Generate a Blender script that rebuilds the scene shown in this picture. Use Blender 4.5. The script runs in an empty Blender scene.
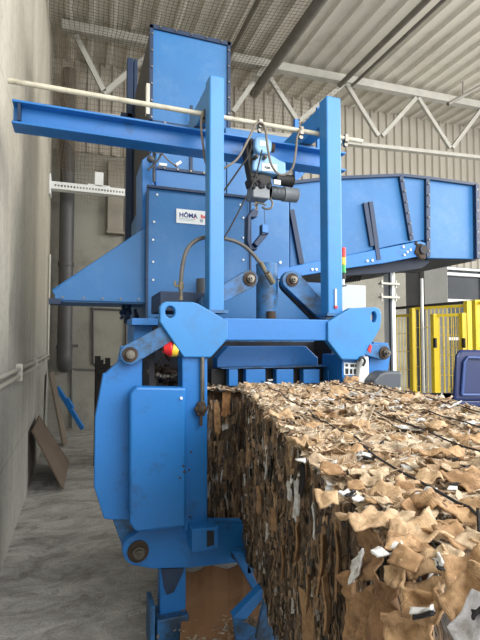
import bpy, bmesh, math, random
import numpy as np
from mathutils import Vector, Matrix, noise
random.seed(7)
rng = np.random.default_rng(11)
S = bpy.context.scene
COL = S.collection
R = math.radians
# ------------------------------------------------------------------ camera
H = 1.6; F = 456.0; HOR = 341.0; VPX = 78.0
YAW = math.atan((240-VPX)/F); PITCH = math.atan((HOR-320)/F)
cy_, sy_ = math.cos(YAW), math.sin(YAW)
cam = bpy.data.cameras.new('camera'); camo = bpy.data.objects.new('camera', cam); COL.objects.link(camo)
cam.sensor_fit = 'VERTICAL'; cam.sensor_height = 24; cam.lens = F/640*24; cam.clip_start = .02; cam.clip_end = 200
camo.location = (0, 0, H); camo.rotation_euler = (R(90)+PITCH, 0, -YAW)
S.camera = camo
cp, sp = math.cos(PITCH), math.sin(PITCH)
def ray(px, py):
    """direction with unit depth along the level viewing axis"""
    a = (px-240)/F; b = (320-py)/F
    f = cp - b*sp; u = sp + b*cp
    a /= f; u /= f
    return Vector((a*cy_+sy_, cy_-a*sy_, u))
O = Vector((0, 0, H))
def Y(px, py, y): d = ray(px, py); return O + d*(y/d.y)
def X(px, py, x): d = ray(px, py); return O + d*(x/d.x)
def Z(px, py, z): d = ray(px, py); return O + d*((z-H)/d.z)
def D(px, py, t): return O + ray(px, py)*t
# ------------------------------------------------------------------ materials
MATS = {}
def nt(name):
    m = bpy.data.materials.new(name); m.use_nodes = True
    n = m.node_tree.nodes; l = m.node_tree.links
    return m, n, l, n['Principled BSDF']
def mk(n, t, **k):
    x = n.new(t)
    for a, b in k.items():
        if a.startswith('_'): x.inputs[a[1:]].default_value = b
        else: setattr(x, a, b)
    return x
def lin(c):
    return tuple((v/255/12.92 if v/255 <= .04045 else ((v/255+.055)/1.055)**2.4) for v in c)
def mat(name, rgb, rough=.6, metal=0., var=.15, scale=4., dirt=None, dirt_amt=.5, dirt_scale=2., bump=0., bscale=30., stretch=(1,1,1), emit=0, dlo=.5, dhi=.66):
    m, n, l, P = nt(name)
    c = lin(rgb)
    tc = mk(n, 'ShaderNodeTexCoord'); mp = mk(n, 'ShaderNodeMapping'); mp.inputs['Scale'].default_value = stretch
    l.new(tc.outputs['Object'], mp.inputs[0])
    no = mk(n, 'ShaderNodeTexNoise', _Scale=scale, _Detail=8., _Roughness=.6); l.new(mp.outputs[0], no.inputs['Vector'])
    r = mk(n, 'ShaderNodeValToRGB'); l.new(no.outputs['Fac'], r.inputs[0])
    r.color_ramp.elements[0].position = .3; r.color_ramp.elements[1].position = .7
    r.color_ramp.elements[0].color = tuple(v*(1-var) for v in c)+(1,)
    r.color_ramp.elements[1].color = tuple(min(1, v*(1+var)) for v in c)+(1,)
    out = r.outputs[0]
    if dirt:
        n2 = mk(n, 'ShaderNodeTexNoise', _Scale=dirt_scale, _Detail=10., _Roughness=.75); l.new(mp.outputs[0], n2.inputs['Vector'])
        r2 = mk(n, 'ShaderNodeValToRGB'); l.new(n2.outputs['Fac'], r2.inputs[0])
        r2.color_ramp.elements[0].position = dlo; r2.color_ramp.elements[1].position = dhi
        r2.color_ramp.elements[0].color = (0,0,0,1); r2.color_ramp.elements[1].color = (dirt_amt,)*3+(1,)
        mx = mk(n, 'ShaderNodeMixRGB'); l.new(r2.outputs[0], mx.inputs[0]); l.new(out, mx.inputs[1]); mx.inputs[2].default_value = lin(dirt)+(1,)
        out = mx.outputs[0]
    l.new(out, P.inputs['Base Color'])
    P.inputs['Roughness'].default_value = rough; P.inputs['Metallic'].default_value = metal
    if bump:
        n3 = mk(n, 'ShaderNodeTexNoise', _Scale=bscale, _Detail=6.); l.new(mp.outputs[0], n3.inputs['Vector'])
        b = mk(n, 'ShaderNodeBump', _Strength=bump, _Distance=.02); l.new(n3.outputs['Fac'], b.inputs['Height']); l.new(b.outputs[0], P.inputs['Normal'])
    if emit:
        P.inputs['Emission Color'].default_value = c+(1,); P.inputs['Emission Strength'].default_value = emit
    MATS[name] = m
    return m
blue = mat('blue_paint', (30,110,182), .42, var=.08, scale=3, dirt=(38,66,98), dirt_amt=.5, dirt_scale=6, dlo=.54, dhi=.66, bump=.05, bscale=40)
blue_lt = mat('light_blue_paint', (44,122,186), .42, var=.07, scale=3, dirt=(60,90,130), dirt_amt=.3, dirt_scale=7)
blue_pl = mat('blue_sheet_paint', (32,102,160), .5, var=.1, scale=1.6, dirt=(76,122,168), dirt_amt=.5, dirt_scale=2.2)
blue_dirty = mat('greasy_blue_paint', (44,104,158), .5, var=.2, scale=6, dirt=(46,50,50), dirt_amt=.85, dirt_scale=7, dlo=.44, dhi=.6)
blue_dk = mat('dark_blue_paint', (16,42,74), .55, var=.2)
navy = mat('navy_plastic', (28,44,92), .35, var=.1, scale=2)
hoistblue = mat('hoist_blue_paint', (120,168,210), .4, var=.08)
black = mat('black_rubber', (26,25,25), .6, var=.2)
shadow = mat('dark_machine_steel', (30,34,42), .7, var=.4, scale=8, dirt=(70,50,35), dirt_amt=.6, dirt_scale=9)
rust = mat('rusty_grease', (62,48,38), .8, var=.4, scale=14, dirt=(30,25,22), dirt_amt=.8, dirt_scale=10)
steel = mat('bare_steel', (116,112,104), .35, metal=.75, var=.2, scale=12, dirt=(60,50,40), dirt_amt=.6, dirt_scale=14)
galv = mat('galvanised_steel', (176,174,164), .45, metal=.25, var=.12, scale=6)
rail_m = mat('pale_painted_pipe', (188,184,166), .5, var=.12, scale=8, dirt=(120,110,90), dirt_amt=.5, dirt_scale=9)
motor = mat('grey_motor_paint', (112,118,124), .4, var=.12, scale=8)
white = mat('white_paint', (222,224,222), .5, var=.06, scale=4, dirt=(150,150,145), dirt_amt=.3)
cab = mat('pale_grey_cabinet_paint', (168,174,174), .5, var=.04, scale=3)
dgrey = mat('dark_grey_plastic', (66,72,80), .5, var=.12)
greypipe = mat('grey_downpipe_plastic', (70,70,70), .5, var=.15, scale=3)
wiregrey = mat('grey_cable_rubber', (108,100,90), .55, var=.15, scale=20)
hosem = mat('rubber_hydraulic_hose', (84,82,78), .5, var=.25, scale=30)
brass = mat('brass_fitting', (120,112,92), .5, metal=.4, var=.2, scale=20)
red = mat('red_plastic', (212,36,40), .35, var=.05)
yellow = mat('yellow_plastic', (226,190,60), .4, var=.05)
green = mat('green_plastic', (40,160,80), .4, var=.05)
fence_y = mat('yellow_fence_paint', (214,188,44), .5, var=.08, scale=5)
sticker = mat('white_sticker', (218,224,226), .5, var=.03)
ink_b = mat('dark_blue_ink', (44,58,120), .6, var=.02)
ink_r = mat('red_ink', (214,60,56), .6, var=.02)
ink_g = mat('grey_ink', (150,160,170), .6, var=.02)
ink_k = mat('black_ink', (30,30,34), .6, var=.02)
conc_panel = mat('concrete_panel', (140,138,128), .9, var=.12, scale=1.2, dirt=(112,108,100), dirt_amt=.6, dirt_scale=1.8, bump=.1, bscale=20)
conc_dark = mat('dark_concrete', (112,112,108), .9, var=.12, scale=2)
clad = mat('grey_metal_cladding', (166,160,148), .6, var=.06, scale=.6, stretch=(1,1,.3))
roof_m = mat('roof_sheet', (196,192,180), .6, var=.06, scale=.6, dirt=(120,112,98), dirt_amt=.4, dirt_scale=.7)
truss_m = mat('galvanised_truss_steel', (166,164,156), .55, metal=.1, var=.12, scale=5)
roofpipe = mat('roof_pipe_paint', (104,100,92), .6, var=.2, scale=5)
net_m = mat('brown_net_twine', (98,86,68), .9, var=.2, scale=8)
plankb = mat('brown_board', (98,84,72), .8, var=.12, scale=3, stretch=(1,1,.4))
plankg = mat('grey_brown_plank', (110,100,88), .85, var=.2, scale=5, stretch=(1,1,.3))
cardsheet = mat('brown_cardboard_sheet', (128,94,64), .85, var=.12, scale=3, dirt=(92,62,40), dirt_amt=.6, dirt_scale=3)
glass_dk = mat('dark_window_glass', (46,50,54), .15, var=.3, scale=1.5)
dark_open = mat('dark_interior', (38,38,38), .9, var=.2)

# left wall concrete, darker near the foot
def wall_mat():
    m, n, l, P = nt('cast_concrete_wall')
    tc = mk(n, 'ShaderNodeTexCoord'); mp = mk(n, 'ShaderNodeMapping'); mp.inputs['Scale'].default_value = (1, 1, .25)
    l.new(tc.outputs['Object'], mp.inputs[0])
    a = mk(n, 'ShaderNodeTexNoise', _Scale=1.6, _Detail=8., _Roughness=.6, _Distortion=.6); l.new(mp.outputs[0], a.inputs['Vector'])
    r = mk(n, 'ShaderNodeValToRGB'); l.new(a.outputs['Fac'], r.inputs[0])
    r.color_ramp.elements[0].position = .33; r.color_ramp.elements[1].position = .66
    r.color_ramp.elements[0].color = lin((168,162,148))+(1,); r.color_ramp.elements[1].color = lin((196,190,174))+(1,)
    # fine pits and specks
    s = mk(n, 'ShaderNodeTexNoise', _Scale=14., _Detail=10., _Roughness=.75); l.new(tc.outputs['Object'], s.inputs['Vector'])
    r2 = mk(n, 'ShaderNodeValToRGB'); l.new(s.outputs['Fac'], r2.inputs[0])
    r2.color_ramp.elements[0].position = .3; r2.color_ramp.elements[0].color = (.72,.72,.72,1); r2.color_ramp.elements[1].position = .5; r2.color_ramp.elements[1].color = (1,1,1,1)
    mu = mk(n, 'ShaderNodeMixRGB', blend_type='MULTIPLY'); mu.inputs[0].default_value = 1
    l.new(r.outputs[0], mu.inputs[1]); l.new(r2.outputs[0], mu.inputs[2])
    # formwork joints
    sx = mk(n, 'ShaderNodeSeparateXYZ'); l.new(tc.outputs['Object'], sx.inputs[0])
    def joint(sock, period, w, off=0):
        ad = mk(n, 'ShaderNodeMath', operation='ADD'); l.new(sock, ad.inputs[0]); ad.inputs[1].default_value = off+100*period
        mo = mk(n, 'ShaderNodeMath', operation='MODULO'); l.new(ad.outputs[0], mo.inputs[0]); mo.inputs[1].default_value = period
        lt = mk(n, 'ShaderNodeMath', operation='LESS_THAN'); l.new(mo.outputs[0], lt.inputs[0]); lt.inputs[1].default_value = w
        return lt
    j1 = joint(sx.outputs['Y'], 1.25, .012); j2 = joint(sx.outputs['Z'], 2.6, .012, 1.9)
    mxj = mk(n, 'ShaderNodeMath', operation='MAXIMUM'); l.new(j1.outputs[0], mxj.inputs[0]); l.new(j2.outputs[0], mxj.inputs[1])
    ml = mk(n, 'ShaderNodeMath', operation='MULTIPLY'); l.new(mxj.outputs[0], ml.inputs[0]); ml.inputs[1].default_value = .35
    mj = mk(n, 'ShaderNodeMixRGB'); l.new(ml.outputs[0], mj.inputs[0]); l.new(mu.outputs[0], mj.inputs[1]); mj.inputs[2].default_value = lin((90,88,80))+(1,)
    # cooler, greyer tint towards the foot of the wall
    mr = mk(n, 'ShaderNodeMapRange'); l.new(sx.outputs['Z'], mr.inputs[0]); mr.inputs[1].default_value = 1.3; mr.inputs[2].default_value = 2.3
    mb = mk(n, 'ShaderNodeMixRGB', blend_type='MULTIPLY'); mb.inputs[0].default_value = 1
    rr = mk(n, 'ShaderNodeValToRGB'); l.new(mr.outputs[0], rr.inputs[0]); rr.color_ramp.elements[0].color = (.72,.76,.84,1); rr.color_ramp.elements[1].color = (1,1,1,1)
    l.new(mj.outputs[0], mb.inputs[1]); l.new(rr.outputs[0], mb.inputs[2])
    l.new(mb.outputs[0], P.inputs['Base Color']); P.inputs['Roughness'].default_value = .9
    b = mk(n, 'ShaderNodeBump', _Strength=.25, _Distance=.02); l.new(s.outputs['Fac'], b.inputs['Height']); l.new(b.outputs[0], P.inputs['Normal'])
    return m
def floor_mat():
    m, n, l, P = nt('stained_concrete_floor')
    tc = mk(n, 'ShaderNodeTexCoord')
    mp = mk(n, 'ShaderNodeMapping'); mp.inputs['Scale'].default_value = (.8, 1.6, 1); l.new(tc.outputs['Object'], mp.inputs[0])
    a = mk(n, 'ShaderNodeTexNoise', _Scale=3., _Detail=12., _Roughness=.75, _Distortion=.8); l.new(mp.outputs[0], a.inputs['Vector'])
    r = mk(n, 'ShaderNodeValToRGB'); l.new(a.outputs['Fac'], r.inputs[0])
    r.color_ramp.elements[0].position = .32; r.color_ramp.elements[1].position = .62
    r.color_ramp.elements[0].color = lin((118,116,111))+(1,); r.color_ramp.elements[1].color = lin((194,192,187))+(1,)
    s = mk(n, 'ShaderNodeTexNoise', _Scale=7., _Detail=7., _Roughness=.6); l.new(tc.outputs['Object'], s.inputs['Vector'])
    r2 = mk(n, 'ShaderNodeValToRGB'); l.new(s.outputs['Fac'], r2.inputs[0])
    r2.color_ramp.elements[0].position = .6; r2.color_ramp.elements[0].color = (0,0,0,1); r2.color_ramp.elements[1].position = .65; r2.color_ramp.elements[1].color = (.38,.38,.38,1)
    mx = mk(n, 'ShaderNodeMixRGB'); l.new(r2.outputs[0], mx.inputs[0]); l.new(r.outputs[0], mx.inputs[1]); mx.inputs[2].default_value = lin((62,58,55))+(1,)
    g = mk(n, 'ShaderNodeTexNoise', _Scale=60., _Detail=6., _Roughness=.7); l.new(tc.outputs['Object'], g.inputs['Vector'])
    r3 = mk(n, 'ShaderNodeValToRGB'); l.new(g.outputs['Fac'], r3.inputs[0])
    r3.color_ramp.elements[0].position = .3; r3.color_ramp.elements[0].color = (.66,.66,.66,1); r3.color_ramp.elements[1].position = .6; r3.color_ramp.elements[1].color = (1,1,1,1)
    mu = mk(n, 'ShaderNodeMixRGB', blend_type='MULTIPLY'); mu.inputs[0].default_value = 1; l.new(mx.outputs[0], mu.inputs[1]); l.new(r3.outputs[0], mu.inputs[2])
    l.new(mu.outputs[0], P.inputs['Base Color']); P.inputs['Roughness'].default_value = .75
    b = mk(n, 'ShaderNodeBump', _Strength=.4, _Distance=.02); l.new(a.outputs['Fac'], b.inputs['Height']); l.new(b.outputs[0], P.inputs['Normal'])
    return m
def card_mat(name, rough=.85, stripes=True):
    m, n, l, P = nt(name)
    at = mk(n, 'ShaderNodeVertexColor'); at.layer_name = 'Col'
    tc = mk(n, 'ShaderNodeTexCoord')
    s = mk(n, 'ShaderNodeTexNoise', _Scale=42., _Detail=8., _Roughness=.75); l.new(tc.outputs['Object'], s.inputs['Vector'])
    r = mk(n, 'ShaderNodeValToRGB'); l.new(s.outputs['Fac'], r.inputs[0])
    r.color_ramp.elements[0].position = .36; r.color_ramp.elements[0].color = (.5,.46,.42,1); r.color_ramp.elements[1].position = .58; r.color_ramp.elements[1].color = (1.06,1.06,1.06,1)
    mu = mk(n, 'ShaderNodeMixRGB', blend_type='MULTIPLY'); mu.inputs[0].default_value = 1
    l.new(at.outputs[0], mu.inputs[1]); l.new(r.outputs[0], mu.inputs[2])
    l.new(mu.outputs[0], P.inputs['Base Color']); P.inputs['Roughness'].default_value = rough
    uv = mk(n, 'ShaderNodeUVMap'); uv.uv_map = 'UVMap'
    w = mk(n, 'ShaderNodeTexWave', _Scale=1.6, _Distortion=.4); l.new(uv.outputs[0], w.inputs['Vector'])
    b = mk(n, 'ShaderNodeBump', _Strength=.35, _Distance=.004); l.new(w.outputs['Fac'], b.inputs['Height'])
    b2 = mk(n, 'ShaderNodeBump', _Strength=.5, _Distance=.01); l.new(s.outputs['Fac'], b2.inputs['Height']); l.new(b.outputs[0], b2.inputs['Normal'])
    l.new(b2.outputs[0], P.inputs['Normal'])
    return m
wall_c = wall_mat(); floor_c = floor_mat(); card = card_mat('crushed_cardboard')
# ------------------------------------------------------------------ mesh helpers
def NB(): return bmesh.new()
def box(bm, x0, x1, y0, y1, z0, z1):
    v = [bm.verts.new((x, y, z)) for x in (x0, x1) for y in (y0, y1) for z in (z0, z1)]
    for f in ((0,1,3,2),(4,6,7,5),(0,4,5,1),(2,3,7,6),(0,2,6,4),(1,5,7,3)): bm.faces.new([v[i] for i in f])
def hexa(bm, p):   # 8 points: bottom 4 loop, top 4 loop
    v = [bm.verts.new(q) for q in p]
    for f in ((0,3,2,1),(4,5,6,7),(0,1,5,4),(1,2,6,5),(2,3,7,6),(3,0,4,7)): bm.faces.new([v[i] for i in f])
def extr(bm, pts, off, holes=()):
    """closed outline (with holes) extruded by off"""
    edges = []; loops = []
    for loop in [pts]+list(holes):
        vs = [bm.verts.new(p) for p in loop]; loops.append(vs)
        for i in range(len(vs)): edges.append(bm.edges.new((vs[i], vs[(i+1) % len(vs)])))
    if holes:
        g = bmesh.ops.triangle_fill(bm, edges=edges, use_beauty=True, use_dissolve=False)
        fs = [f for f in g['geom'] if isinstance(f, bmesh.types.BMFace)]
    else: fs = [bm.faces.new(loops[0])]
    # back copy
    vm = {}
    for vs in loops:
        for v in vs: vm[v] = bm.verts.new(v.co+Vector(off))
    for f in fs: bm.faces.new([vm[v] for v in reversed(f.verts)])
    for vs in loops:
        for i in range(len(vs)):
            a, b = vs[i], vs[(i+1) % len(vs)]
            bm.faces.new((b, a, vm[a], vm[b]))
    bmesh.ops.recalc_face_normals(bm, faces=bm.faces)
def plate(bm, pp, y, dep, holes=()):
    """outline read off as points of the vertical plane at depth y, made dep thick"""
    extr(bm, [Y(a, b, y) for a, b in pp], (0, dep, 0), [[Y(a, b, y) for a, b in h] for h in holes])
def arc(cx, cy, r, a0=0, a1=360, n=20, ry=None):
    ry = ry or r
    m = n if a1-a0 >= 360 else n+1
    return [(cx+r*math.cos(R(a0+(a1-a0)*i/n)), cy+ry*math.sin(R(a0+(a1-a0)*i/n))) for i in range(m)]
def capsule(x0, y0, r0, x1, y1, r1, n=10):
    a = math.degrees(math.atan2(y1-y0, x1-x0))
    return arc(x0, y0, r0, a+90, a+270, n)+arc(x1, y1, r1, a-90, a+90, n)
def frame_of(d):
    d = Vector(d).normalized(); u = d.orthogonal().normalized(); return u, d.cross(u)
def cyl(bm, p0, p1, r0, r1=None, seg=20, cap=True):
    r1 = r0 if r1 is None else r1
    p0, p1 = Vector(p0), Vector(p1); u, w = frame_of(p1-p0)
    A = [bm.verts.new(p0+(u*math.cos(t)+w*math.sin(t))*r0) for t in [2*math.pi*i/seg for i in range(seg)]]
    B = [bm.verts.new(p1+(u*math.cos(t)+w*math.sin(t))*r1) for t in [2*math.pi*i/seg for i in range(seg)]]
    for i in range(seg): bm.faces.new((A[i], A[(i+1) % seg], B[(i+1) % seg], B[i]))
    if cap: bm.faces.new(A[::-1]); bm.faces.new(B)
def tube(bm, pts, r, seg=10, sub=6):
    pts = [Vector(p) for p in pts]
    if len(pts) > 2 and sub > 1:
        q = [pts[0]*2-pts[1]]+pts+[pts[-1]*2-pts[-2]]; out = []
        for i in range(1, len(q)-2):
            for k in range(sub):
                t = k/sub; a, b, c, d = q[i-1:i+3]
                out.append(.5*((2*b)+(c-a)*t+(2*a-5*b+4*c-d)*t*t+(3*b-a-3*c+d)*t**3))
        pts = out+[pts[-1]]
    u = None; rings = []
    for i, p in enumerate(pts):
        d = (pts[min(i+1, len(pts)-1)]-pts[max(i-1, 0)]).normalized()
        u = frame_of(d)[0] if u is None else (u-d*u.dot(d)).normalized()
        w = d.cross(u)
        rings.append([bm.verts.new(p+(u*math.cos(2*math.pi*k/seg)+w*math.sin(2*math.pi*k/seg))*r) for k in range(seg)])
    for a, b in zip(rings, rings[1:]):
        for k in range(seg): bm.faces.new((a[k], a[(k+1) % seg], b[(k+1) % seg], b[k]))
    bm.faces.new(rings[0][::-1]); bm.faces.new(rings[-1])
def bar(bm, p0, p1, w, h, up=(0,0,1)):
    p0, p1 = Vector(p0), Vector(p1); d = (p1-p0).normalized(); s = d.cross(Vector(up)).normalized()*w/2; t = s.cross(d).normalized()*h/2
    hexa(bm, [p0-s-t, p0+s-t, p0+s+t, p0-s+t, p1-s-t, p1+s-t, p1+s+t, p1-s+t])
def ball(bm, c, r, sc=(1,1,1), seg=16):
    bmesh.ops.create_uvsphere(bm, u_segments=seg, v_segments=seg//2+2, radius=r, matrix=Matrix.Translation(c) @ Matrix.Diagonal((*sc, 1)))
LOC = {}
def wloc(o):
    return LOC[o.name]
def put(name, me, m, parent):
    o = bpy.data.objects.new(name, me); COL.objects.link(o)
    if m: me.materials.append(m)
    return o
def obj(name, bm, m, parent=None, bevel=0., smooth=False, label=None, kind=None, origin=None):
    me = bpy.data.meshes.new(name)
    bmesh.ops.recalc_face_normals(bm, faces=bm.faces)
    co = [v.co for v in bm.verts]
    if parent: L = LOC[parent.name]
    elif origin is not None: L = Vector(origin)
    else:
        L = Vector(((min(c.x for c in co)+max(c.x for c in co))/2, (min(c.y for c in co)+max(c.y for c in co))/2, min(c.z for c in co)))
    bmesh.ops.translate(bm, verts=bm.verts, vec=-L)
    bm.to_mesh(me); bm.free()
    o = put(name, me, m, parent)
    if parent: o.parent = parent
    else: o.location = L
    LOC[o.name] = L.copy()
    if smooth:
        for p in me.polygons: p.use_smooth = True
        md = o.modifiers.new('edge', 'EDGE_SPLIT'); md.split_angle = R(40)
    if bevel:
        b = o.modifiers.new('bevel', 'BEVEL'); b.width = bevel; b.segments = 2; b.limit_method = 'ANGLE'; b.angle_limit = R(35)
    if label: o['label'] = label
    if kind: o['kind'] = kind
    return o
def thing(name, loc, label, cat, group=None):
    o = bpy.data.objects.new(name, None); COL.objects.link(o); o.location = loc; o.empty_display_size = .1
    LOC[o.name] = Vector(loc); o['label'] = label; o['category'] = cat
    if group: o['group'] = group
    return o
def tag(o, label, cat, group=None, kind=None):
    o['label'] = label; o['category'] = cat
    if group: o['group'] = group
    if kind: o['kind'] = kind
    return o
def struct(name, bm, m, parent=None, **k):
    return obj(name, bm, m, parent, kind='structure', **k)
def text(name, s, size, m, parent, ul, ux, uz, ext=.0008, bold=0.):
    """lettering whose lower left corner is at ul, running along ux, up along uz"""
    c = bpy.data.curves.new(name, 'FONT'); c.body = s; c.size = size; c.extrude = ext; c.offset = bold
    t = bpy.data.objects.new(name, c); COL.objects.link(t)
    dg = bpy.context.evaluated_depsgraph_get(); me = bpy.data.meshes.new_from_object(t.evaluated_get(dg))
    bpy.data.objects.remove(t); bpy.data.curves.remove(c)
    ux = Vector(ux).normalized(); uz = Vector(uz).normalized(); n = ux.cross(uz)
    M = Matrix((ux, uz, n)).transposed().to_4x4(); M.translation = Vector(ul)-LOC[parent.name]
    me.transform(M); me.materials.clear()
    o = put(name, me, m, parent); o.parent = parent; LOC[o.name] = LOC[parent.name]
    return o
def bolts(bm, pts, r=.012, h=.012, d=(0,-1,0)):
    for p in pts: p = Vector(p); cyl(bm, p, p+Vector(d)*h, r, seg=6)
def boltset(parent, pts, r=.012, h=.012, m=None, name='bolt', d=(0,-1,0)):
    pts = [Vector(p) for p in pts]; b = bmesh.new(); cyl(b, pts[0], pts[0]+Vector(d)*h, r, seg=6)
    o = obj(name, b, m or steel, parent); o.location = (0,0,0)
    for p in pts[1:]:
        c = o.copy(); COL.objects.link(c); c.parent = parent; c.location = p-pts[0]; LOC[c.name] = LOC[parent.name]
def along(p, q, n): return [Vector(p).lerp(Vector(q), (i+.5)/n) for i in range(n)]

# ================================================================== THE SETTING
WX = -.48; BY = 8.7; RX = 16.
b = NB(); box(b, WX-.2, RX, -4, BY+.2, -.2, 0); struct('floor', b, floor_c, origin=(0,0,0))
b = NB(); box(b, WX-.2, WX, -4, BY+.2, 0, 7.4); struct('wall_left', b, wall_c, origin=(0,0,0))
XC = Y(398, 160, 8.7).x; ZG = 3.4
# back wall: concrete panels left and middle, ribbed cladding right and above
b = NB(); box(b, WX, XC, BY, BY+.2, 0, 5.05); struct('wall_back', b, conc_panel, origin=(0,0,0))
def ribbed(bm, x0, x1, y, z0, z1, pitch=.25, dep=.04):
    x = x0; prof = []
    while x < x1:
        prof += [(x, 0), (x+pitch*.55, 0), (x+pitch*.65, dep), (x+pitch*.9, dep)]; x += pitch
    prof.append((x, 0))
    A = [bm.verts.new((p[0], y-p[1], z0)) for p in prof]; B = [bm.verts.new((p[0], y-p[1], z1)) for p in prof]
    for i in range(len(A)-1): bm.faces.new((A[i], A[i+1], B[i+1], B[i]))
b = NB(); ribbed(b, WX, RX, BY-.02, 5.05, 7.3, .22); ribbed(b, XC, RX, BY-.02, ZG, 5.05, .22)
box(b, WX, RX, BY+.05, BY+.2, 5.05, 7.3); box(b, XC, RX, BY+.05, BY+.2, ZG, 5.05); struct('wall_back_cladding', b, clad, origin=(0,0,0))
# lower right part of back wall: column, dark opening, glazed front
XD0, XD1, XG = Y(406, 300, BY).x, Y(421, 300, BY).x, Y(444, 300, BY).x
b = NB(); box(b, XC, XD0, BY, BY+.2, 0, ZG); struct('wall_back_pier', b, conc_panel, origin=(0,0,0))
b = NB(); box(b, XD1, XG, BY-.12, BY+.2, 0, ZG); struct('wall_back_column', b, conc_dark, origin=(0,0,0))
d1 = NB(); box(d1, XD0, XD1, BY+.02, BY+.2, 0, ZG); struct('door_1', d1, dark_open)
w = NB(); box(w, XG, RX, BY+.08, BY+.14, 0, ZG); wo = struct('window_1', w, glass_dk)
w = NB()
for z in (.02, 1.62, 2.55, 3.2, ZG-.06): box(w, XG, RX, BY-.02, BY+.08, z, z+.07)
for x in [XG+1.3*i for i in range(6)]: box(w, x, x+.09, BY-.03, BY+.08, 0, ZG)
obj('window_frame', w, white, wo, kind='structure')
# low plinth joint on back wall
# roof: ribbed sheets running away from the camera
def roofz(x): return 6.74+.028*x
b = NB(); x = WX; prof = []
while x < RX:
    prof += [(x, 0), (x+.19, 0), (x+.23, -.055), (x+.29, -.055)]; x += .33
A = [b.verts.new((p[0], -1.0, roofz(p[0])+p[1])) for p in prof]; B = [b.verts.new((p[0], BY, roofz(p[0])+p[1])) for p in prof]
for i in range(len(A)-1): b.faces.new((A[i], A[i+1], B[i+1], B[i]))
A = [b.verts.new((p, -1.0, roofz(p)+.12)) for p in (WX-.2, RX)]+[b.verts.new((p, BY+.2, roofz(p)+.12)) for p in (RX, WX-.2)]
b.faces.new(A)
struct('ceiling', b, roof_m, origin=(0,0,0))
# seam of panels on the back wall (thin conduit lines) and shallow joints
b = NB()
def onback(px, py, y=BY-.03): return Y(px, py, y)
for p, q in (((72,318),(72,428)),((72,368),(104,370)),((125,160),(125,300))):
    tube(b, [onback(*p), onback(*q)], .02, 6)
struct('trim_1', b, conc_dark)
b = NB()
tube(b, [onback(93,364), onback(93,312), onback(95,309), onback(124,310), onback(126,312), onback(126,364)], .018, 6, 4)
tube(b, [onback(93,364), onback(104,366)], .018, 6)
tag(obj('conduit_loop', b, greypipe), 'thin grey conduit bent into a door-shaped frame low on back wall', 'conduit')
# ---- roof truss
TY = 7.5
tr = thing('roof_truss', Y(300, 90, TY), 'long zigzag steel roof truss with white top chord below the ribbed roof', 'truss')
def chord(name, a, bb, w_, h_):
    b = NB(); p, q = Y(*a, TY), Y(*bb, TY); d = q-p; bar(b, p-d*.08 if name == 'x' else p, q+d*.25, w_, h_); obj(name, b, truss_m, tr, bevel=.005)
chord('top_chord', (62,26), (480,106), .14, .15)
chord('bottom_chord', (62,112), (480,158), .12, .07)
zz = [(75,48),(106,94),(142,58),(185,110),(228,66),(262,112),(250,70),]
segs = [((76,36),(104,92)),((104,94),(150,54)),((233,112),(262,70)),((262,66),(298,122)),((298,122),(344,84)),((346,84),(378,136)),((382,136),(416,98)),((418,98),(450,148)),((452,148),(482,108))]
for i, (p, q) in enumerate(segs):
    b = NB(); P_, Q_ = Y(*p, TY), Y(*q, TY); bar(b, P_, Q_, .06, .08); obj('diagonal_brace', b, truss_m, tr)
# ---- pipes & cables under the roof (run along Y)
def roofrun(name, px, py, z, r, label, m=roofpipe, y0=1.0, y1=7.4, cat='pipe', group=None):
    p = Z(px, py, z); b = NB(); tube(b, [(p.x, y0, z), (p.x, y1, z)], r, 10, 1)
    return tag(obj(name, b, m, smooth=True), label, cat, group)
roofrun('roof_pipe', 380, 46, 6.5, .05, 'thicker dark pipe hung under roof, running towards the two posts')
roofrun('roof_pipe', 415, 27, 6.55, .032, 'thinner dark pipe under roof, just right of the thick one')
roofrun('roof_duct', 285, 50, 6.3, .085, 'dark round duct under the roof behind the netting, right of tower', y1=7.9, cat='duct')
roofrun('roof_cable', 248, 20, 6.5, .04, 'dark cable run under the roof above the blue tower', cat='cable')
roofrun('roof_tube', 312, 10, 6.5, .03, 'yellowish straight tube under the roof seen through netting', mat('yellowed_tube', (180,160,96), .6), cat='tube')
b = NB(); p = Y(448,104,5.6); q = Y(492,80,5.6)
tube(b, [p, q], .03, 8, 1); tube(b, [Y(463,96,5.6), Y(463,82,5.6)], .012, 6, 1)
tag(obj('sprinkler_pipe', b, roofpipe), 'short dark pipe with hanger under roof at the far right', 'pipe')
# ---- netting
def net(name, quad, nu, nv, label, sag=.0, r=.003, mask=None):
    b = NB(); q = [Vector(v) for v in quad]
    g = {}
    for i in range(nu+1):
        for j in range(nv+1):
            u, v = i/nu, j/nv
            p = (q[0]*(1-u)+q[1]*u)*(1-v)+(q[3]*(1-u)+q[2]*u)*v
            k = noise.noise(p*1.3)*.09+noise.noise(p*4)*.03
            p = p+Vector((k*.6, k, k-sag*math.sin(math.pi*u)*math.sin(math.pi*v)))
            g[i, j] = p
    def seg3(a, c):
        d = c-a; s = d.cross(Vector((.3,.9,.2))).normalized()*r; t = d.cross(s).normalized()*r
        v = [b.verts.new(x) for x in (a+s, a-s*.5+t, a-s*.5-t, c+s, c-s*.5+t, c-s*.5-t)]
        for f in ((0,1,4,3),(1,2,5,4),(2,0,3,5)): b.faces.new([v[x] for x in f])
    for (i, j), p in g.items():
        if mask and not mask(i/nu, j/nv): continue
        if (i+1, j) in g: seg3(p, g[i+1, j])
        if (i, j+1) in g: seg3(p, g[i, j+1])
    o = obj(name, b, net_m); return tag(o, label, 'netting', None)
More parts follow.
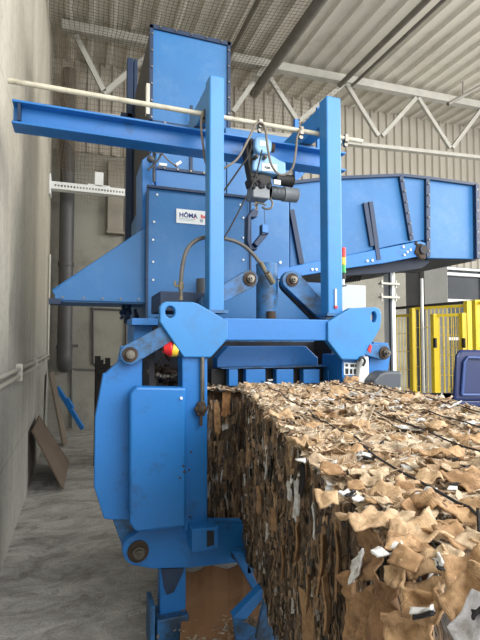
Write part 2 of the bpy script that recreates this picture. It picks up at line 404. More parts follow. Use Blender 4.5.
net('bird_net', [(WX+.05, 3.2, 6.35), (3.1, 3.2, 6.4), (3.1, 7.3, 6.35), (WX+.05, 7.3, 6.25)], 55, 62, 'brown bird netting stretched flat below the roof sheets', .15)
net('bird_net', [(WX+.05, 7.35, 6.3), (4.6, 7.35, 6.4), (4.6, 8.2, 5.1), (WX+.05, 8.3, 4.55)], 78, 26, 'brown bird netting hanging down behind the roof truss')
net('bird_net', [(WX+.1, 8.15, 5.1), (1.15, 8.15, 5.1), (1.15, 8.15, 3.95), (WX+.1, 8.15, 3.95)], 26, 18, 'loose end of brown netting drooping on the concrete beside downpipe', mask=lambda u, v: v < .25+.75*(1-abs(u-.35)*1.5))
net('bird_net', [(WX+.12, 7.0, 6.2), (WX+.5, 7.75, 6.2), (WX+.45, 7.75, 4.6), (WX+.12, 7.0, 4.6)], 16, 30, 'bunched brown netting gathered in the corner by the left wall')
# ---- left wall conduits and back-left corner things
b = NB()
for z in (1.31, 1.37): tube(b, [(WX+.025, -.5, z), (WX+.025, BY-.4, z)], .017, 8, 1)
for y in (1.2, 2.7, 4.2, 5.7, 7.2): box(b, WX, WX+.05, y, y+.03, 1.27, 1.41)
tag(obj('wall_conduit', b, galv, smooth=True), 'pair of pale conduits clipped along the left concrete wall', 'conduit')
b = NB(); p = X(53, 306, WX+.03); tube(b, [(WX+.03, BY-.75, 1.37), (WX+.03, BY-.75, 3.0)], .02, 8, 1)
tag(obj('riser_conduit', b, galv), 'thin pale upright conduit in the corner left of grey downpipe', 'conduit')
dp = thing('downpipe', Y(64, 360, 8.45), 'thick dark grey plastic downpipe running up the back corner', 'pipe')
b = NB(); c = Y(64.5, 352, 8.45); tube(b, [c, Vector((c.x, c.y, 6.4))], .12, 16, 1); obj('pipe', b, greypipe, dp, smooth=True)
b = NB(); tube(b, [c+Vector((0,0,.02)), c+Vector((0,0,-.1)), c+Vector((0,.05,-.2)), c+Vector((0,.15,-.25))], .125, 16, 4); obj('elbow', b, greypipe, dp, smooth=True)
b = NB()
for z in (c.z+.05, 2.9, 4.3): cyl(b, (c.x, c.y, z), (c.x, c.y, z+.07), .135, seg=18)
for z in (c.z+.08,): box(b, c.x, c.x+.22, c.y-.02, c.y+.2, z, z+.05)
obj('collar', b, greypipe, dp, smooth=True)
# cable tray
ct = thing('cable_tray', Y(52, 186, 7.9), 'perforated white cable tray reaching across from the left wall', 'tray')
b = NB(); p, q = Y(51, 184.5, 7.9), Y(136, 190, 7.9); q.z = p.z
hx = []
n = 26
for i in range(n):
    t = .04+.93*i/n; x = p.x+(q.x-p.x)*t; hx.append([(x, p.y, p.z-.02), (x+.025, p.y, p.z-.02), (x+.025, p.y, p.z+.015), (x, p.y, p.z+.015)])
extr(b, [(p.x, p.y, p.z-.06), (q.x, p.y, p.z-.06), (q.x, p.y, p.z+.06), (p.x, p.y, p.z+.06)], (0, .012, 0), hx)
box(b, p.x, q.x, p.y+.012, p.y+.15, p.z-.06, p.z-.045)
obj('channel', b, white, ct)
b = NB(); box(b, WX-.0, p.x, p.y-.06, p.y+.18, p.z-.17, p.z+.17); obj('mounting_plate', b, white, ct, bevel=.01)
b = NB(); s = Y(99, 180, 7.9); box(b, s.x-.07, s.x+.07, s.y, s.y+.05, p.z+.06, p.z+.3); box(b, s.x-.18, s.x+.18, s.y, s.y+.1, p.z+.06, p.z+.085); obj('junction_box', b, white, ct, bevel=.008)
# electrical duct on back wall
b = NB(); p, q = Y(108, 160, BY-.1), Y(123, 232, BY-.1); box(b, p.x, q.x, BY-.14, BY, q.z, p.z)
box(b, p.x-.02, q.x+.02, BY-.17, BY, q.z-.05, q.z)
tag(obj('wall_duct', b, mat('beige_duct_metal', (128,122,110), .6), bevel=.01), 'tall narrow beige metal duct on back wall behind the tray', 'duct')
# ---- leaning boards
b = NB()
A0 = Z(67, 489, 0); A1 = Z(45, 471, .02)
def leanboard(name, lo0, lo1, hi0, hi1, th, m, label, cat='board'):
    b = NB(); n_ = (lo1-lo0).cross(hi0-lo0).normalized()*th
    hexa(b, [lo0, lo1, lo1+n_, lo0+n_, hi0, hi1, hi1+n_, hi0+n_]); return tag(obj(name, b, m, bevel=.004), label, cat)
leanboard('chipboard_sheet', Z(62,490,.01), Z(68,463,.01), X(31,431,WX+.03), X(38,416,WX+.03), .02, plankb, 'dark brown board leaning against left wall, nearest of the leaning boards')
leanboard('plank', Z(62,446,.01), Z(66,443,.01), X(48,374,WX+.05), X(52,371,WX+.08), .03, plankg, 'tall grey-brown plank leaning upright in the back corner', 'plank')
b = NB(); bar(b, Y(83, 429, 8.3), Y(57, 387, 8.45), .06, .07); bar(b, Y(72, 409, 8.25), Y(66, 399, 8.28), .08, .09)
tag(obj('steel_bar', b, blue, bevel=.004), 'blue steel bar leaning diagonally against the back wall', 'bar')
# ---- black profiles leaning behind the press
pr = thing('profile_rack', (Z(101,432,0).x, 7.3, 0), 'upright black steel profiles standing behind left edge of press', 'rack')
for i, (px, pt) in enumerate(((98,356),(101,360),(104.5,364),(108,358),(112,366))):
    q = Y(px, pt, 6.2+.12*i); b = NB(); box(b, q.x-.02, q.x+.02, q.y, q.y+.05, 0, q.z); box(b, q.x-.035, q.x+.035, q.y+.05, q.y+.06, 0, q.z); obj('profile', b, black, pr)
b = NB(); q0 = Y(97, 372, 6.15); q1 = Y(114, 372, 6.15); box(b, q0.x, q1.x, 6.12, 6.15, q0.z-.03, q0.z+.03); obj('cross_rail', b, black, pr)
# ================================================================== BALING PRESS
FY = 2.5
press = thing('baling_press', (1.0, 3.2, 0), 'large blue hydraulic baling press with tall feed tower and two-post gantry', 'baling press')
def part(name, bm, m=blue, **k): return obj(name, bm, m, k.pop('parent', press), **k)
# posts
def post(px0, px1, ptop, pbot):
    b = NB(); p, q = Y(px0, ptop, FY), Y(px1, ptop, FY); lo = Y(px0, pbot, FY)
    box(b, p.x, q.x, FY, FY+.1, lo.z, p.z); o = part('gantry_post', b, blue_lt, bevel=.008); 
    b = NB(); box(b, p.x-.02, q.x+.02, FY-.02, FY+.12, lo.z, lo.z+.018); obj('base_plate', b, blue_dirty, o)
    return p.x, q.x, p.z, lo.z
lx0, lx1, pz, _ = post(209.8, 224.5, 74, 313)
rx0, rx1, pz2, _ = post(326.5, 340.8, 95, 316)
for x0, x1, y1 in ((lx0, lx1, 3.1), (rx0, rx1, 3.25)):
    b = NB(); box(b, x0+.01, x1-.01, FY+.1, y1, pz-.14, pz-.005); part('gantry_arm', b, blue_lt, bevel=.006)
    b = NB(); box(b, x0+.0, x1, 2.87, 3.06, pz-.155, pz-.14); part('beam_clamp', b, blue_dk)
# front clamp frame
b = NB()
plate(b, [(160,307),(162,303.5),(166,301.5),(193,302),(198,303.5),(228,321),(228,338.5),(211,357.5),(184,357.5),(160,322)], FY-.06, .05, [arc(170.3, 312, 5, n=20, ry=6)])
part('clamp_plate', b, blue_lt, bevel=.006)
b = NB()
plate(b, [(328,322),(351,308),(376,307),(380,309),(381.5,314),(381.5,319),(380,329),(362,360),(342,359.5),(328,341)], FY-.06, .05, [arc(373.8, 317, 2.8, n=20, ry=5.6)])
part('clamp_plate', b, blue_lt, bevel=.006)
b = NB(); p, q = Y(224, 319, FY-.04), Y(331, 341, FY-.04)
zt = Y(270, 318.7, FY-.04).z; zb = Y(270, 340.5, FY-.04).z
box(b, p.x, q.x, FY-.04, FY+.12, zb, zt); part('cross_beam', b, blue, bevel=.006)
b = NB(); box(b, p.x-.35, p.x, FY+.0, FY+.1, zb, zt); box(b, q.x, q.x+.3, FY+.0, FY+.1, zb, zt); part('beam_stub', b, blue_dirty)
# left link arm & swing plates
def pivot(px, py, y, r, parent=press, ring=True):
    c = Y(px, py, y); b = NB()
    cyl(b, c+Vector((0,.01,0)), c+Vector((0,-.01,0)), r*1.12, seg=24)
    o = obj('pivot_pin', b, rust, parent, smooth=True)
    b = NB(); cyl(b, c+Vector((0,-.01,0)), c+Vector((0,-.03,0)), r*.62, seg=20); cyl(b, c+Vector((0,-.03,0)), c+Vector((0,-.05,0)), r*.48, seg=6); cyl(b, c+Vector((0,-.05,0)), c+Vector((0,-.062,0)), r*.22, seg=12)
    obj('nut', b, steel, o, smooth=True)
b = NB(); plate(b, capsule(130, 354.5, 10.2, 172, 331, 9), FY-.03, .05); part('link_arm', b, blue_dirty, bevel=.004); pivot(130, 354.5, FY-.03, .036)
b = NB()
plate(b, [(106,373),(118,362),(121,346),(142,346),(142,520),(112,520),(104,519),(94,487),(95,418),(103,374)], FY+.03, .06); part('swing_plate', b, blue, bevel=.005)
b = NB(); plate(b, [(112,518),(145,515),(155,540),(150,560),(127,553),(121,543)], FY+.05, .05); part('swing_arm', b, blue_dirty, bevel=.004)
# box door
b = NB()
plate(b, [(136,387),(186,388),(186,527),(136,532.5),(130,524),(130,395)], FY-.1, .1)
part('door_box', b, blue, bevel=.012)
b = NB(); plate(b, [(182,356),(207.5,357),(207.5,531),(184,531)], FY-.03, .12); part('door_column', b, blue, bevel=.006)
b = NB(); bolts(b, [Y(a, c, FY-.1) for a, c in ((181,398),)], .008); part('door_screw', b, white)
# rusty smears modelled as small weld blobs
for a, c in ((191,452),(189,470),(184,472),(180,478),(183,466),(190,517)):
    b = NB(); ball(b, Y(a, c, FY-.03 if a > 186 else FY-.1)+Vector((0,.004,0)), .011, (1,.5,.9), 8); part('rust_spot', b, rust, smooth=True)
# closing rod
b = NB(); tube(b, [Y(202.3, 357, FY-.05), Y(202.3, 408, FY-.05)], .012, 10, 1); rod = part('locking_rod', b, steel, smooth=True)
b = NB(); c = Y(201, 409, FY-.06)
for k in range(6):
    a = k*math.pi/3; ball(b, c+Vector((.022*math.cos(a), 0, .026*math.sin(a))), .017, seg=8)
ball(b, c, .03, seg=10); tube(b, [c, c+Vector((0,0,-.09))], .009, 8, 1); obj('rod_knuckle', b, rust, rod, smooth=True)
# lower frame beam & pivot
b = NB()
plate(b, arc(138, 551, 15.5, 110, 250, 12)+[(140,531),(186,524),(245,524),(245,560),(236,563),(190,568),(152,569)], FY-.0, .1)
part('lower_beam', b, blue, bevel=.006)
pivot(138, 551, FY-.0, .05)
b = NB(); plate(b, [(192,529),(219,527),(219,549),(192,553)], FY-.12, .12); lb = part('latch_box', b, blue, bevel=.006)
b = NB(); plate(b, [(207,531),(214,531),(214,545),(207,547)], FY-.125, .01); obj('latch_slot', b, shadow, lb)
# foot
b = NB(); p, q = Y(160, 567, FY+.02), Y(186, 567, FY+.02); box(b, p.x, q.x, FY+.02, FY+.1, .0, p.z+.05); foot = part('foot', b, blue, bevel=.006)
b = NB(); p, q = Y(157, 603, FY-.03), Y(189, 603, FY-.03); box(b, p.x, q.x, FY-.03, FY+.12, .0, .13); obj('foot_shoe', b, blue_dirty, foot, bevel=.006)
b = NB(); p = Y(153, 590, FY-.05); box(b, p.x-.012, p.x+.012, FY-.05, FY+.1, 0, .22); obj('foot_flange', b, blue_dirty, foot)
b = NB(); plate(b, [(161,569),(185,568),(180,579),(174,592),(167,595),(164,588),(163,582)], FY+.012, .01); obj('grease_stain', b, mat('dark_grease', (34,52,78), .5, var=.4, scale=12), foot)
# table under the bale & raking strut
b = NB(); hexa(b, [(.86,2.3,.38),(1.75,2.3,.38),(1.75,3.6,.38),(.7,3.6,.38),(.86,2.3,.43),(1.75,2.3,.43),(1.75,3.6,.43),(.7,3.6,.43)]); part('bale_table', b, blue_dirty)
b = NB(); fy = 2.05
plate(b, [(233,618),(262,588),(267,594),(246,620)], fy, .05); part('outfeed_foot', b, blue, bevel=.004)
b = NB(); plate(b, [(233,617),(247,619),(268,631),(278,650),(262,652),(236,645)], fy+.15, .02); part('foot_web', b, blue_dirty, bevel=.004)
b = NB(); plate(b, [(266,596),(276,600),(282,650),(270,645),(256,640),(260,618)], fy-.02, .02); part('foot_cheek', b, blue_dirty, bevel=.004)
b = NB(); box(b, Y(234,640,fy).x, Y(290,640,fy).x, fy-.02, fy+.2, 0, .03); part('foot_plate', b, blue_dirty)
b = NB(); plate(b, [(232,551),(243,552),(262,594),(254,592)], 2.3, .05); part('raking_strut', b, blue, bevel=.004)
# press platen and fingers
b = NB(); plate(b, [(217,369),(217,358),(228,346),(306,346),(318,357.5),(318,369)], 2.82, .1); part('press_platen', b, blue, bevel=.006)
for x0, x1 in ((229,238),(246,265.5),(276.5,293.5),(303.5,319.5),(328,337.5)):
    b = NB(); p, q = Y(x0, 369.5, 2.66), Y(x1, 369.5, 2.66); box(b, p.x, q.x, 2.66, 2.72, 1.325, p.z); part('press_finger', b, blue, bevel=.003)
b = NB(); p, q = Y(212, 368.5, 2.74), Y(338, 368.5, 2.74); box(b, p.x, q.x, 2.75, 2.8, 1.325, p.z-.004); part('finger_gap_shade', b, black)  # black panel added as shade in the gaps between the fingers
b = NB(); box(b, p.x+.04, q.x, 2.67, 2.81, p.z+.001, p.z+.006); part('platen_ledge', b, blue_dirty)
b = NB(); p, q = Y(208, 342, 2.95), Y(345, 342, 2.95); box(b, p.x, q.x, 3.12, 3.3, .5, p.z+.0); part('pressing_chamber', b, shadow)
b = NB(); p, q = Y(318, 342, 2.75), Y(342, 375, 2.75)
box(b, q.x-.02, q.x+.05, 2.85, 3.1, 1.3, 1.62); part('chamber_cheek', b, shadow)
# right lower body
b = NB(); p, q = Y(342, 358, FY), Y(361, 395, FY); box(b, p.x, q.x, FY, FY+.25, 0, p.z+.02); rb = part('side_column', b, blue, bevel=.005)
b = NB(); plate(b, [(344,362.5),(357.5,363),(357.5,375),(344,375)], FY-.004, .004); st = obj('sticker', b, sticker, press)
b = NB()
for a, c, e, f in ((345.5,364,348,366.5),(350.5,364.2,354.5,367),(355,364.5,356.8,366.8),(345.5,368.5,348.5,374),(350,369,352.5,374),(353.8,369,356.5,374)): plate(b, [(a,c),(e,c),(e,f),(a,f)], FY-.006, .002)
obj('pictogram', b, ink_k, st)
b = NB(); plate(b, [(361,359),(369,356),(370,384),(358,388)], FY-.05, .05); part('guard_panel', b, white, bevel=.01)
b = NB(); tube(b, [Y(359,361,FY-.07), Y(362,357,FY-.07), Y(365,361,FY-.07), Y(363,366,FY-.07)], .008, 8); part('guard_grip', b, black)
b = NB(); plate(b, [(371,352),(374,342),(388,343),(391,352),(388,372),(390,395),(370,395),(368,372)], FY+.05, .06); part('lever_plate', b, blue, bevel=.004)
b = NB(); plate(b, capsule(367, 349, 6, 383.5, 352.5, 7.5), FY-.01, .05); part('link_arm', b, blue_dirty, bevel=.004); pivot(384, 353, FY-.01, .036)
b = NB(); plate(b, [(368,350),(370.5,344.5),(372,346),(370.5,353)], FY-.07, .01); part('warning_tab', b, red)
b = NB(); plate(b, [(374,390),(374,381),(380,374),(386,371.5),(402,371.5),(402,390)], FY-.15, .12); part('motor_cover', b, dgrey, bevel=.015)
# cylinder and V arms
cylb = NB(); c = Y(267, 300, 2.78); top = Y(267, 264, 2.78)
cyl(cylb, (c.x, 2.78, zt-.05), (c.x, 2.78, top.z), .072, seg=28); cylo = part('hydraulic_cylinder', cylb, blue_dirty, smooth=True)
b = NB(); cyl(b, (c.x-.005, 2.70, zt), (c.x-.005, 2.70, zt+.06), .03, seg=12); obj('gland', b, rust, cylo, smooth=True)
b = NB(); plate(b, capsule(249.5, 279, 9, 208, 302, 7.5), 2.66, .05); part('link_arm', b, blue_dirty, bevel=.004); pivot(249.5, 279, 2.66, .038)
b = NB(); plate(b, capsule(292, 280, 9.5, 323, 311, 8), 2.66, .05); part('link_arm', b, blue_dirty, bevel=.004); pivot(292, 280, 2.66, .038)
b = NB(); plate(b, capsule(290, 283.5, 9.5, 319, 315, 8), 2.72, .03); part('arm_backplate', b, shadow)
# hydraulic hose
b = NB(); hp = [(181,296),(181,283),(182.5,266),(187,250),(196,240.5),(208,237),(222,238),(238,242.5),(250,251),(260,263),(266,273)]
hy = [2.6,2.6,2.6,2.61,2.62,2.64,2.64,2.64,2.64,2.63,2.62]
tube(b, [Y(p[0], p[1], y) for p, y in zip(hp, hy)], .0125, 10); hs = part('hydraulic_hose', b, hosem, smooth=True)
b = NB(); tube(b, [Y(181,289,2.6), Y(181,300,2.6)], .011, 8, 1); tube(b, [Y(181,282,2.6), Y(181,289,2.6)], .016, 6, 1); tube(b, [Y(175,286,2.6), Y(181,286,2.6)], .007, 6, 1); tube(b, [Y(175,286,2.6), Y(175,281,2.6)], .007, 6, 1)
obj('hose_fitting', b, brass, hs, smooth=True); b = NB(); tube(b, [Y(267,273,2.62), Y(273,283,2.65)], .02, 8, 1); tube(b, [Y(261,262,2.62), Y(265,270,2.62)], .012, 6, 1); obj('hose_fitting', b, brass, hs, smooth=True)
# block & machine parts behind left clamp plate
b = NB(); p, q = Y(160, 291, 2.75), Y(206, 312, 2.75); box(b, p.x, q.x, 2.75, 3.1, q.z, p.z); part('valve_block', b, blue_dk, bevel=.006)
b = NB(); c = Y(203, 282, 2.95); cyl(b, (c.x, c.y, c.z-.1), (c.x, c.y, c.z+.02), .045, seg=20); part('accumulator', b, dgrey, smooth=True, bevel=.012)
b = NB(); p, q = Y(132, 318, 2.8), Y(165, 325, 2.8); box(b, p.x, q.x, 2.8, 3.1, q.z, p.z); part('ledge', b, blue)
b = NB(); p, q = Y(134, 325, 2.9), Y(152, 360, 2.9); box(b, p.x, q.x, 2.9, 3.3, .75, p.z); part('rear_post', b, blue)
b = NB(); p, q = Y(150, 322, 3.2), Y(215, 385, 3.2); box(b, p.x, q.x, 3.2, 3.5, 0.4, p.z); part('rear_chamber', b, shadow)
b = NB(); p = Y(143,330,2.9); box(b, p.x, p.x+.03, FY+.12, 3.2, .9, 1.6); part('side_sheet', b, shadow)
b = NB()
for a, r_ in (([(150,374),(157,376),(166,377),(172,376.5),(180,374)], .016), ([(180,376),(180,366),(179,358),(176,352)], .012), ([(155,374),(155,392)], .009), ([(158,366),(163,356),(161,350)], .008)):
    tube(b, [Y(x, y, FY+.16) for x, y in a], r_, 8)
for x, y in ((150,372),(157,375),(164,377),(172,377)): ball(b, Y(x, y, FY+.15), .02, seg=8)
part('pipework', b, steel, smooth=True)
b = NB()
for i in range(26):
    c = Y(random.uniform(150,182), random.uniform(364,384), FY+random.uniform(.2,.3)); ball(b, c, random.uniform(.012,.028), (1.6,1,.8), 8)
for a in ([(152,352),(156,345),(162,350),(170,360)], [(146,360),(152,366),(150,378),(148,388)], [(165,388),(170,372),(184,366)]): tube(b, [Y(x, y, FY+.24) for x, y in a], .012, 8)
part('rusty_fittings', b, rust, smooth=True)
# pressure bladder ball: red and yellow
c = Y(168.5, 349, FY-.02); b = NB(); cyl(b, c+Vector((-.028,0,0)), c+Vector((.006,0,0)), .02, .042, seg=20); cyl(b, c+Vector((.006,0,0)), c+Vector((.014,0,0)), .042, seg=20)
mk_ = part('emergency_button', b, red, smooth=True)
b = NB(); cyl(b, c+Vector((.016,0,-.0)), c+Vector((.05,0,-.008)), .042, .036, seg=20); obj('button_housing', b, yellow, mk_, smooth=True)
# --- housing with maker's sticker
b = NB(); SY = 3.6; p, q = Y(148, 187, SY), Y(249, 300, SY); lo = Y(148, 338, SY)
box(b, p.x, q.x, SY, SY+1.2, 1.45, p.z); hb = part('press_housing', b, blue_pl, bevel=.01)
b = NB(); box(b, p.x-.01, q.x+.03, SY-.03, SY, p.z-.01, p.z+.01); box(b, p.x-.012, p.x+.004, SY-.02, SY, 1.5, p.z); box(b, q.x+.0, q.x+.015, SY-.02, SY, 1.6, p.z); obj('edge_flange', b, blue_dk, hb)
boltset(hb, [Y(a, c_, SY) for a, c_ in ((157,195),(154,222),(153,240),(153,262),(153,280),(153,300),(240,205),(243,218),(243,238),(243,260))], .009, m=white)
sx0, sx1 = Y(176.3, 209, SY).x, Y(222, 214, SY).x; sz1 = Y(176.3, 208.8, SY).z; sz0 = Y(176.3, 222.8, SY).z
b = NB(); box(b, sx0, sx1, SY-.008, SY-.002, sz0, sz1); sk = obj('maker_sticker', b, sticker, press, label='white sticker with HÖMA lettering')
ux, uz = (1,0,0), (0,0,1); hgt = sz1-sz0
text('lettering', 'H\u00d6MA', .05, ink_b, sk, (sx0+.022, SY-.0085, sz0+.05), ux, uz, bold=.0016)
text('red_lettering', 'Ba', .042, ink_r, sk, (sx0+.2, SY-.0085, sz0+.055), ux, uz, bold=.001)
b = NB(); box(b, sx0+.02, sx0+.155, SY-.0095, SY-.008, sz0+.036, sz0+.04); box(b, sx0+.02, sx0+.15, SY-.0095, SY-.008, sz0+.024, sz0+.027); box(b, sx0+.195, sx0+.22, SY-.0095, SY-.008, sz0+.02, sz0+.045); obj('small_print', b, ink_g, sk)
b = NB(); ball(b, Vector((sx0+.15, SY-.009, sz0+.05)), .006, (1,.2,1), 8); obj('red_mark', b, ink_r, sk)
# lower white scuffs and inner body below
b = NB(); p2, q2 = Y(150, 300, 3.35), Y(345, 318, 3.35); box(b, p2.x+.05, q2.x, 3.3, 3.55, 1.5, 1.78); part('ram_housing', b, blue_dirty, bevel=.01)
b = NB(); box(b, Y(205,280,3.45).x, Y(340,280,3.45).x, 3.45, 3.6, 1.45, 2.1); part('ram_backplate', b, blue_pl)
# --- left hood
HY = 3.65
b = NB(); plate(b, [(52,291),(143,229),(148,229),(148,297),(55,296)], HY, .03)
a0, a1 = Y(52,291,HY), Y(145,229,HY); hexa(b, [a0, a1, a1+Vector((0,.45,0)), a0+Vector((0,.45,0)), a0+Vector((0,0,.012)), a1+Vector((0,0,.012)), a1+Vector((0,.45,.012)), a0+Vector((0,.45,.012))])
hd = part('side_hood', b, blue_pl, bevel=.004)
b = NB(); p, q = Y(55,297,HY-.02), Y(147,301,HY-.02); q.z = Y(100,301,HY-.02).z; box(b, p.x, q.x, HY-.02, HY+.01, q.z, q.z+.045); box(b, p.x, q.x, HY, HY+.42, q.z-.012, q.z); obj('hood_lip', b, blue_pl, hd); boltset(hd, [Vector((p.x+(q.x-p.x)*t, HY-.02, q.z+.02)) for t in (.08,.3,.5,.7,.9)], .008, m=steel)
b = NB(); 
for t in ((47,0),):
    p = Y(52,296,HY); box(b, p.x-.02, p.x+.06, HY-.03, HY+.1, p.z-.06, p.z-.02)
obj('hood_bracket', b, blue_dk, hd)
# --- feed tower
TYF = 4.0
p, q = Y(152, 27, TYF), Y(228, 42, TYF); tz = p.z
b = NB(); TX0, TX1 = p.x, q.x
box(b, TX0, TX1, TYF, TYF+1.15, 2.8, tz); tower = part('feed_tower', b, blue_pl, bevel=.008)
b = NB(); box(b, TX0-.015, TX0, TYF-.0, TYF+1.15, 2.9, tz-.03); obj('side_sheet', b, mat('dark_grey_side_sheet', (66,66,68), .8, var=.2, scale=3), tower)  # left face of the tower set in dark grey
b = NB(); w_ = .03
for x in (TX0-.02, TX1-.01): box(b, x, x+w_, TYF-.02, TYF+.01, 3.5, tz+.01)
box(b, TX0-.02, TX1+.02, TYF-.02, TYF+.01, tz-.02, tz+.015)
zf = Y(190, 128, TYF).z; box(b, TX0-.02, TX1+.02, TYF-.02, TYF+.01, zf-.01, zf+.012)
box(b, TX1-.01, TX1+.03, TYF-.02, TYF+1.15, tz-.02, tz+.015)
obj('corner_flange', b, blue_dk, tower)
boltset(tower, along((TX0,TYF-.02,3.5), (TX0,TYF-.02,tz), 6)+along((TX1,TYF-.02,3.5), (TX1,TYF-.02,tz), 6)+along((TX0,TYF-.02,tz), (TX1,TYF-.02,tz), 5)+along((TX0,TYF-.02,zf), (TX1,TYF-.02,zf), 3), .009, m=steel)
b = NB(); box(b, TX0-.05, TX0-.02, TYF-.05, TYF+.02, Y(157,118,TYF).z, Y(157,88,TYF).z); obj('guide_strip', b, galv, tower)
# mid section
b = NB(); p, q = Y(156, 120, 3.92), Y(289, 150, 3.92); zc_ = Y(200, 172, 3.92).z
box(b, p.x, Y(228,150,3.92).x, 3.92, 5.1, 2.7, Y(190,127,3.92).z); box(b, Y(226,150,3.9).x, q.x, 3.92, 5.0, Y(270,276,3.92).z, Y(285,152,3.92).z+.15); ms = part('tower_base', b, blue_pl, bevel=.008)
b = NB(); 
p3, q3 = Y(157,168,3.92), Y(222,178,3.92); box(b, p3.x, q3.x, 3.9, 3.93, p3.z-.012, p3.z+.012); v = Y(191,150,3.92); box(b, v.x-.012, v.x+.012, 3.9, 3.93, p3.z, v.z+.4); obj('seam_flange', b, blue_dk, ms)
boltset(ms, along((p3.x,3.9,p3.z), (q3.x,3.9,p3.z), 5), .009, m=steel)
b = NB(); extr(b, [Y(a, c, 3.89) for a, c in ((250,273),(289,266),(289,277),(250,284))], (0,.03,0)); tr_ = part('tower_base_rail', b, blue)
boltset(tr_, [Y(280,262.5,3.89), Y(271,264.5,3.89)], .014, m=white)
# left side shield of mid section
b = NB(); plate(b, [(142,160),(154,151),(154,226),(150,230),(142,228)], 3.7, .4); part('side_shield', b, blue, bevel=.006)
b = NB(); tube(b, [Y(154,148,3.6), Y(154,182,3.6)], .012, 8, 1); tube(b, [Y(148,170,3.58), Y(158,160,3.58), Y(162,152,3.58)], .01, 6); ball(b, Y(150.5,159,3.56), .03, seg=10); part('limit_switch_bracket', b, dgrey, smooth=True)
b = NB(); tube(b, [Y(154,151,3.56), Y(161,153,3.56), Y(168,160,3.56), Y(178,168,3.56)], .006, 6); part('sensor_cable', b, wiregrey)
p = Y(156, 150, 3.55); b = NB(); box(b, p.x, p.x+.06, 3.53, 3.57, p.z-.02, p.z+.02); part('limit_switch', b, white)
p = Y(159, 166, 3.55); b = NB(); box(b, p.x, p.x+.06, 3.53, 3.57, p.z, p.z+.02); part('limit_switch', b, white)
p = Y(176,165,3.55); b = NB(); bar(b, p, p+Vector((.04,0,.03)), .02, .02); part('switch_roller', b, white)
# rear tower legs
for px, ww in ((129.5,.035),(135,.02)):
    b = NB(); c = Y(px, 150, 5.3); lo = Y(px, 236, 5.3); box(b, c.x-ww, c.x+ww, 5.3, 5.4, 1.8, 4.2 if px == 129 else 4.9); part('rear_column', b, blue_dk, bevel=.005)
b = NB(); p, q = Y(121, 112, 5.3), Y(137, 118, 5.3); box(b, p.x, q.x, 5.3, 5.5, q.z, p.z); part('rear_bracket', b, blue_dk)
# diagonal brace right of tower
b = NB(); tube(b, [Y(294,180,4.2), Y(320,156,4.2)], .03, 4, 1); tube(b, [Y(296,182,4.2), Y(296,120,4.2)], .03, 4, 1); tube(b, [Y(318,165,4.2), Y(318,108,4.2)], .025, 4, 1); part('guard_brace', b, blue)
# cable lump on wall behind: blue cables right of hood
b = NB()
for k in range(9):
    x = random.uniform(123,136); y = random.uniform(303,312); tube(b, [Y(x, y, 3.8), Y(x+random.uniform(-4,4), y+random.uniform(3,9), 3.85), Y(x+random.uniform(-5,5), y+random.uniform(4,14), 3.8)], .012, 6)
part('cable_bundle', b, blue_dk)
# ================================================================== INCLINED CONVEYOR HOUSING
CY = 4.0
cv = thing('feed_conveyor', Y(400, 262, CY+.5), 'blue sheet-metal feed conveyor housing running off to the right of tower', 'conveyor')
top = [(290,183),(330,178.5),(400,175.5),(428,178.5),(476,185)]
bot = [(476,259),(427,258),(424,240),(400,244),(300,266),(290,268)]
b = NB(); extr(b, [Y(a, c, CY) for a, c in top+bot], (0, 1.1, 0)); obj('side_sheet', b, blue_pl, cv, bevel=.006)
under = mat('underside_shade', (12,26,46), .7, var=.2)  # near-black blue puts shade into the underside's colour
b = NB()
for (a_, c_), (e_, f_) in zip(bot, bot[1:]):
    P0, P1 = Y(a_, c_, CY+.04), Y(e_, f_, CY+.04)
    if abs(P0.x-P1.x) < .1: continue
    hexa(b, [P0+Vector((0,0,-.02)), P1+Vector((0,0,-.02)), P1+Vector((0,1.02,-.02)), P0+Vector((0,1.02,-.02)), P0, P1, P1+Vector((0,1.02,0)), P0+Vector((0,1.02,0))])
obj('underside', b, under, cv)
b = NB(); extr(b, [Y(a, c, CY-.03) for a, c in [(289,267),(300,264.5),(420,241),(426,243),(426,255),(385,263),(345,268.5),(300,276),(289,278)]], (0, .05, 0)); sr = obj('side_rail', b, blue, cv, bevel=.006)
boltset(sr, [Y(a, c_, CY-.03) for a, c_ in ((367,261),(372,260.5),(403,247),(407,252),(404,255),(410,250),(312,269.5),(316,269.5))], .014, m=white)
# underside box in the same shade-dark colour
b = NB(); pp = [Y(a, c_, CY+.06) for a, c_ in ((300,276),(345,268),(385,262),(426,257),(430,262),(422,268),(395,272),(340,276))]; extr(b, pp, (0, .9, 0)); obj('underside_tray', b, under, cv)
b = NB(); p = Y(340,270,CY); 
for k in range(8): tube(b, [Y(348+k*2, 278-k*.4, CY+.2), Y(345+k*2, 283-k*.3, CY+.25)], .008, 5, 1)
obj('hanging_wires', b, black, cv)
def rib(pts, w, n):
    b = NB(); P0, P1 = Y(*pts[0], CY-.02), Y(*pts[1], CY-.02); bar(b, P0, P1, .05, w, up=(0,1,0)); o = obj('stiffening_rib', b, blue_dk, cv)
    if n: 
        boltset(o, [v+Vector((0,-.02,0)) for v in along(P0, P1, n)], .01, m=steel)
rib(((400.5,176),(411,240)), .03, 6); rib(((427,179),(427.5,257)), .035, 7); rib(((475.5,185),(476.5,259)), .06, 7)
rib(((365,203),(372,246)), .025, 0); rib(((370,202),(378,260)), .035, 0); rib(((291,210),(301,264)), .045, 0)
b = NB()
for (a, c_), (e, f) in zip(top, top[1:]): bar(b, Y(a, c_, CY-.01), Y(e, f, CY-.01), .05, .03)
tf = obj('top_flange', b, blue_dk, cv)
b = NB()
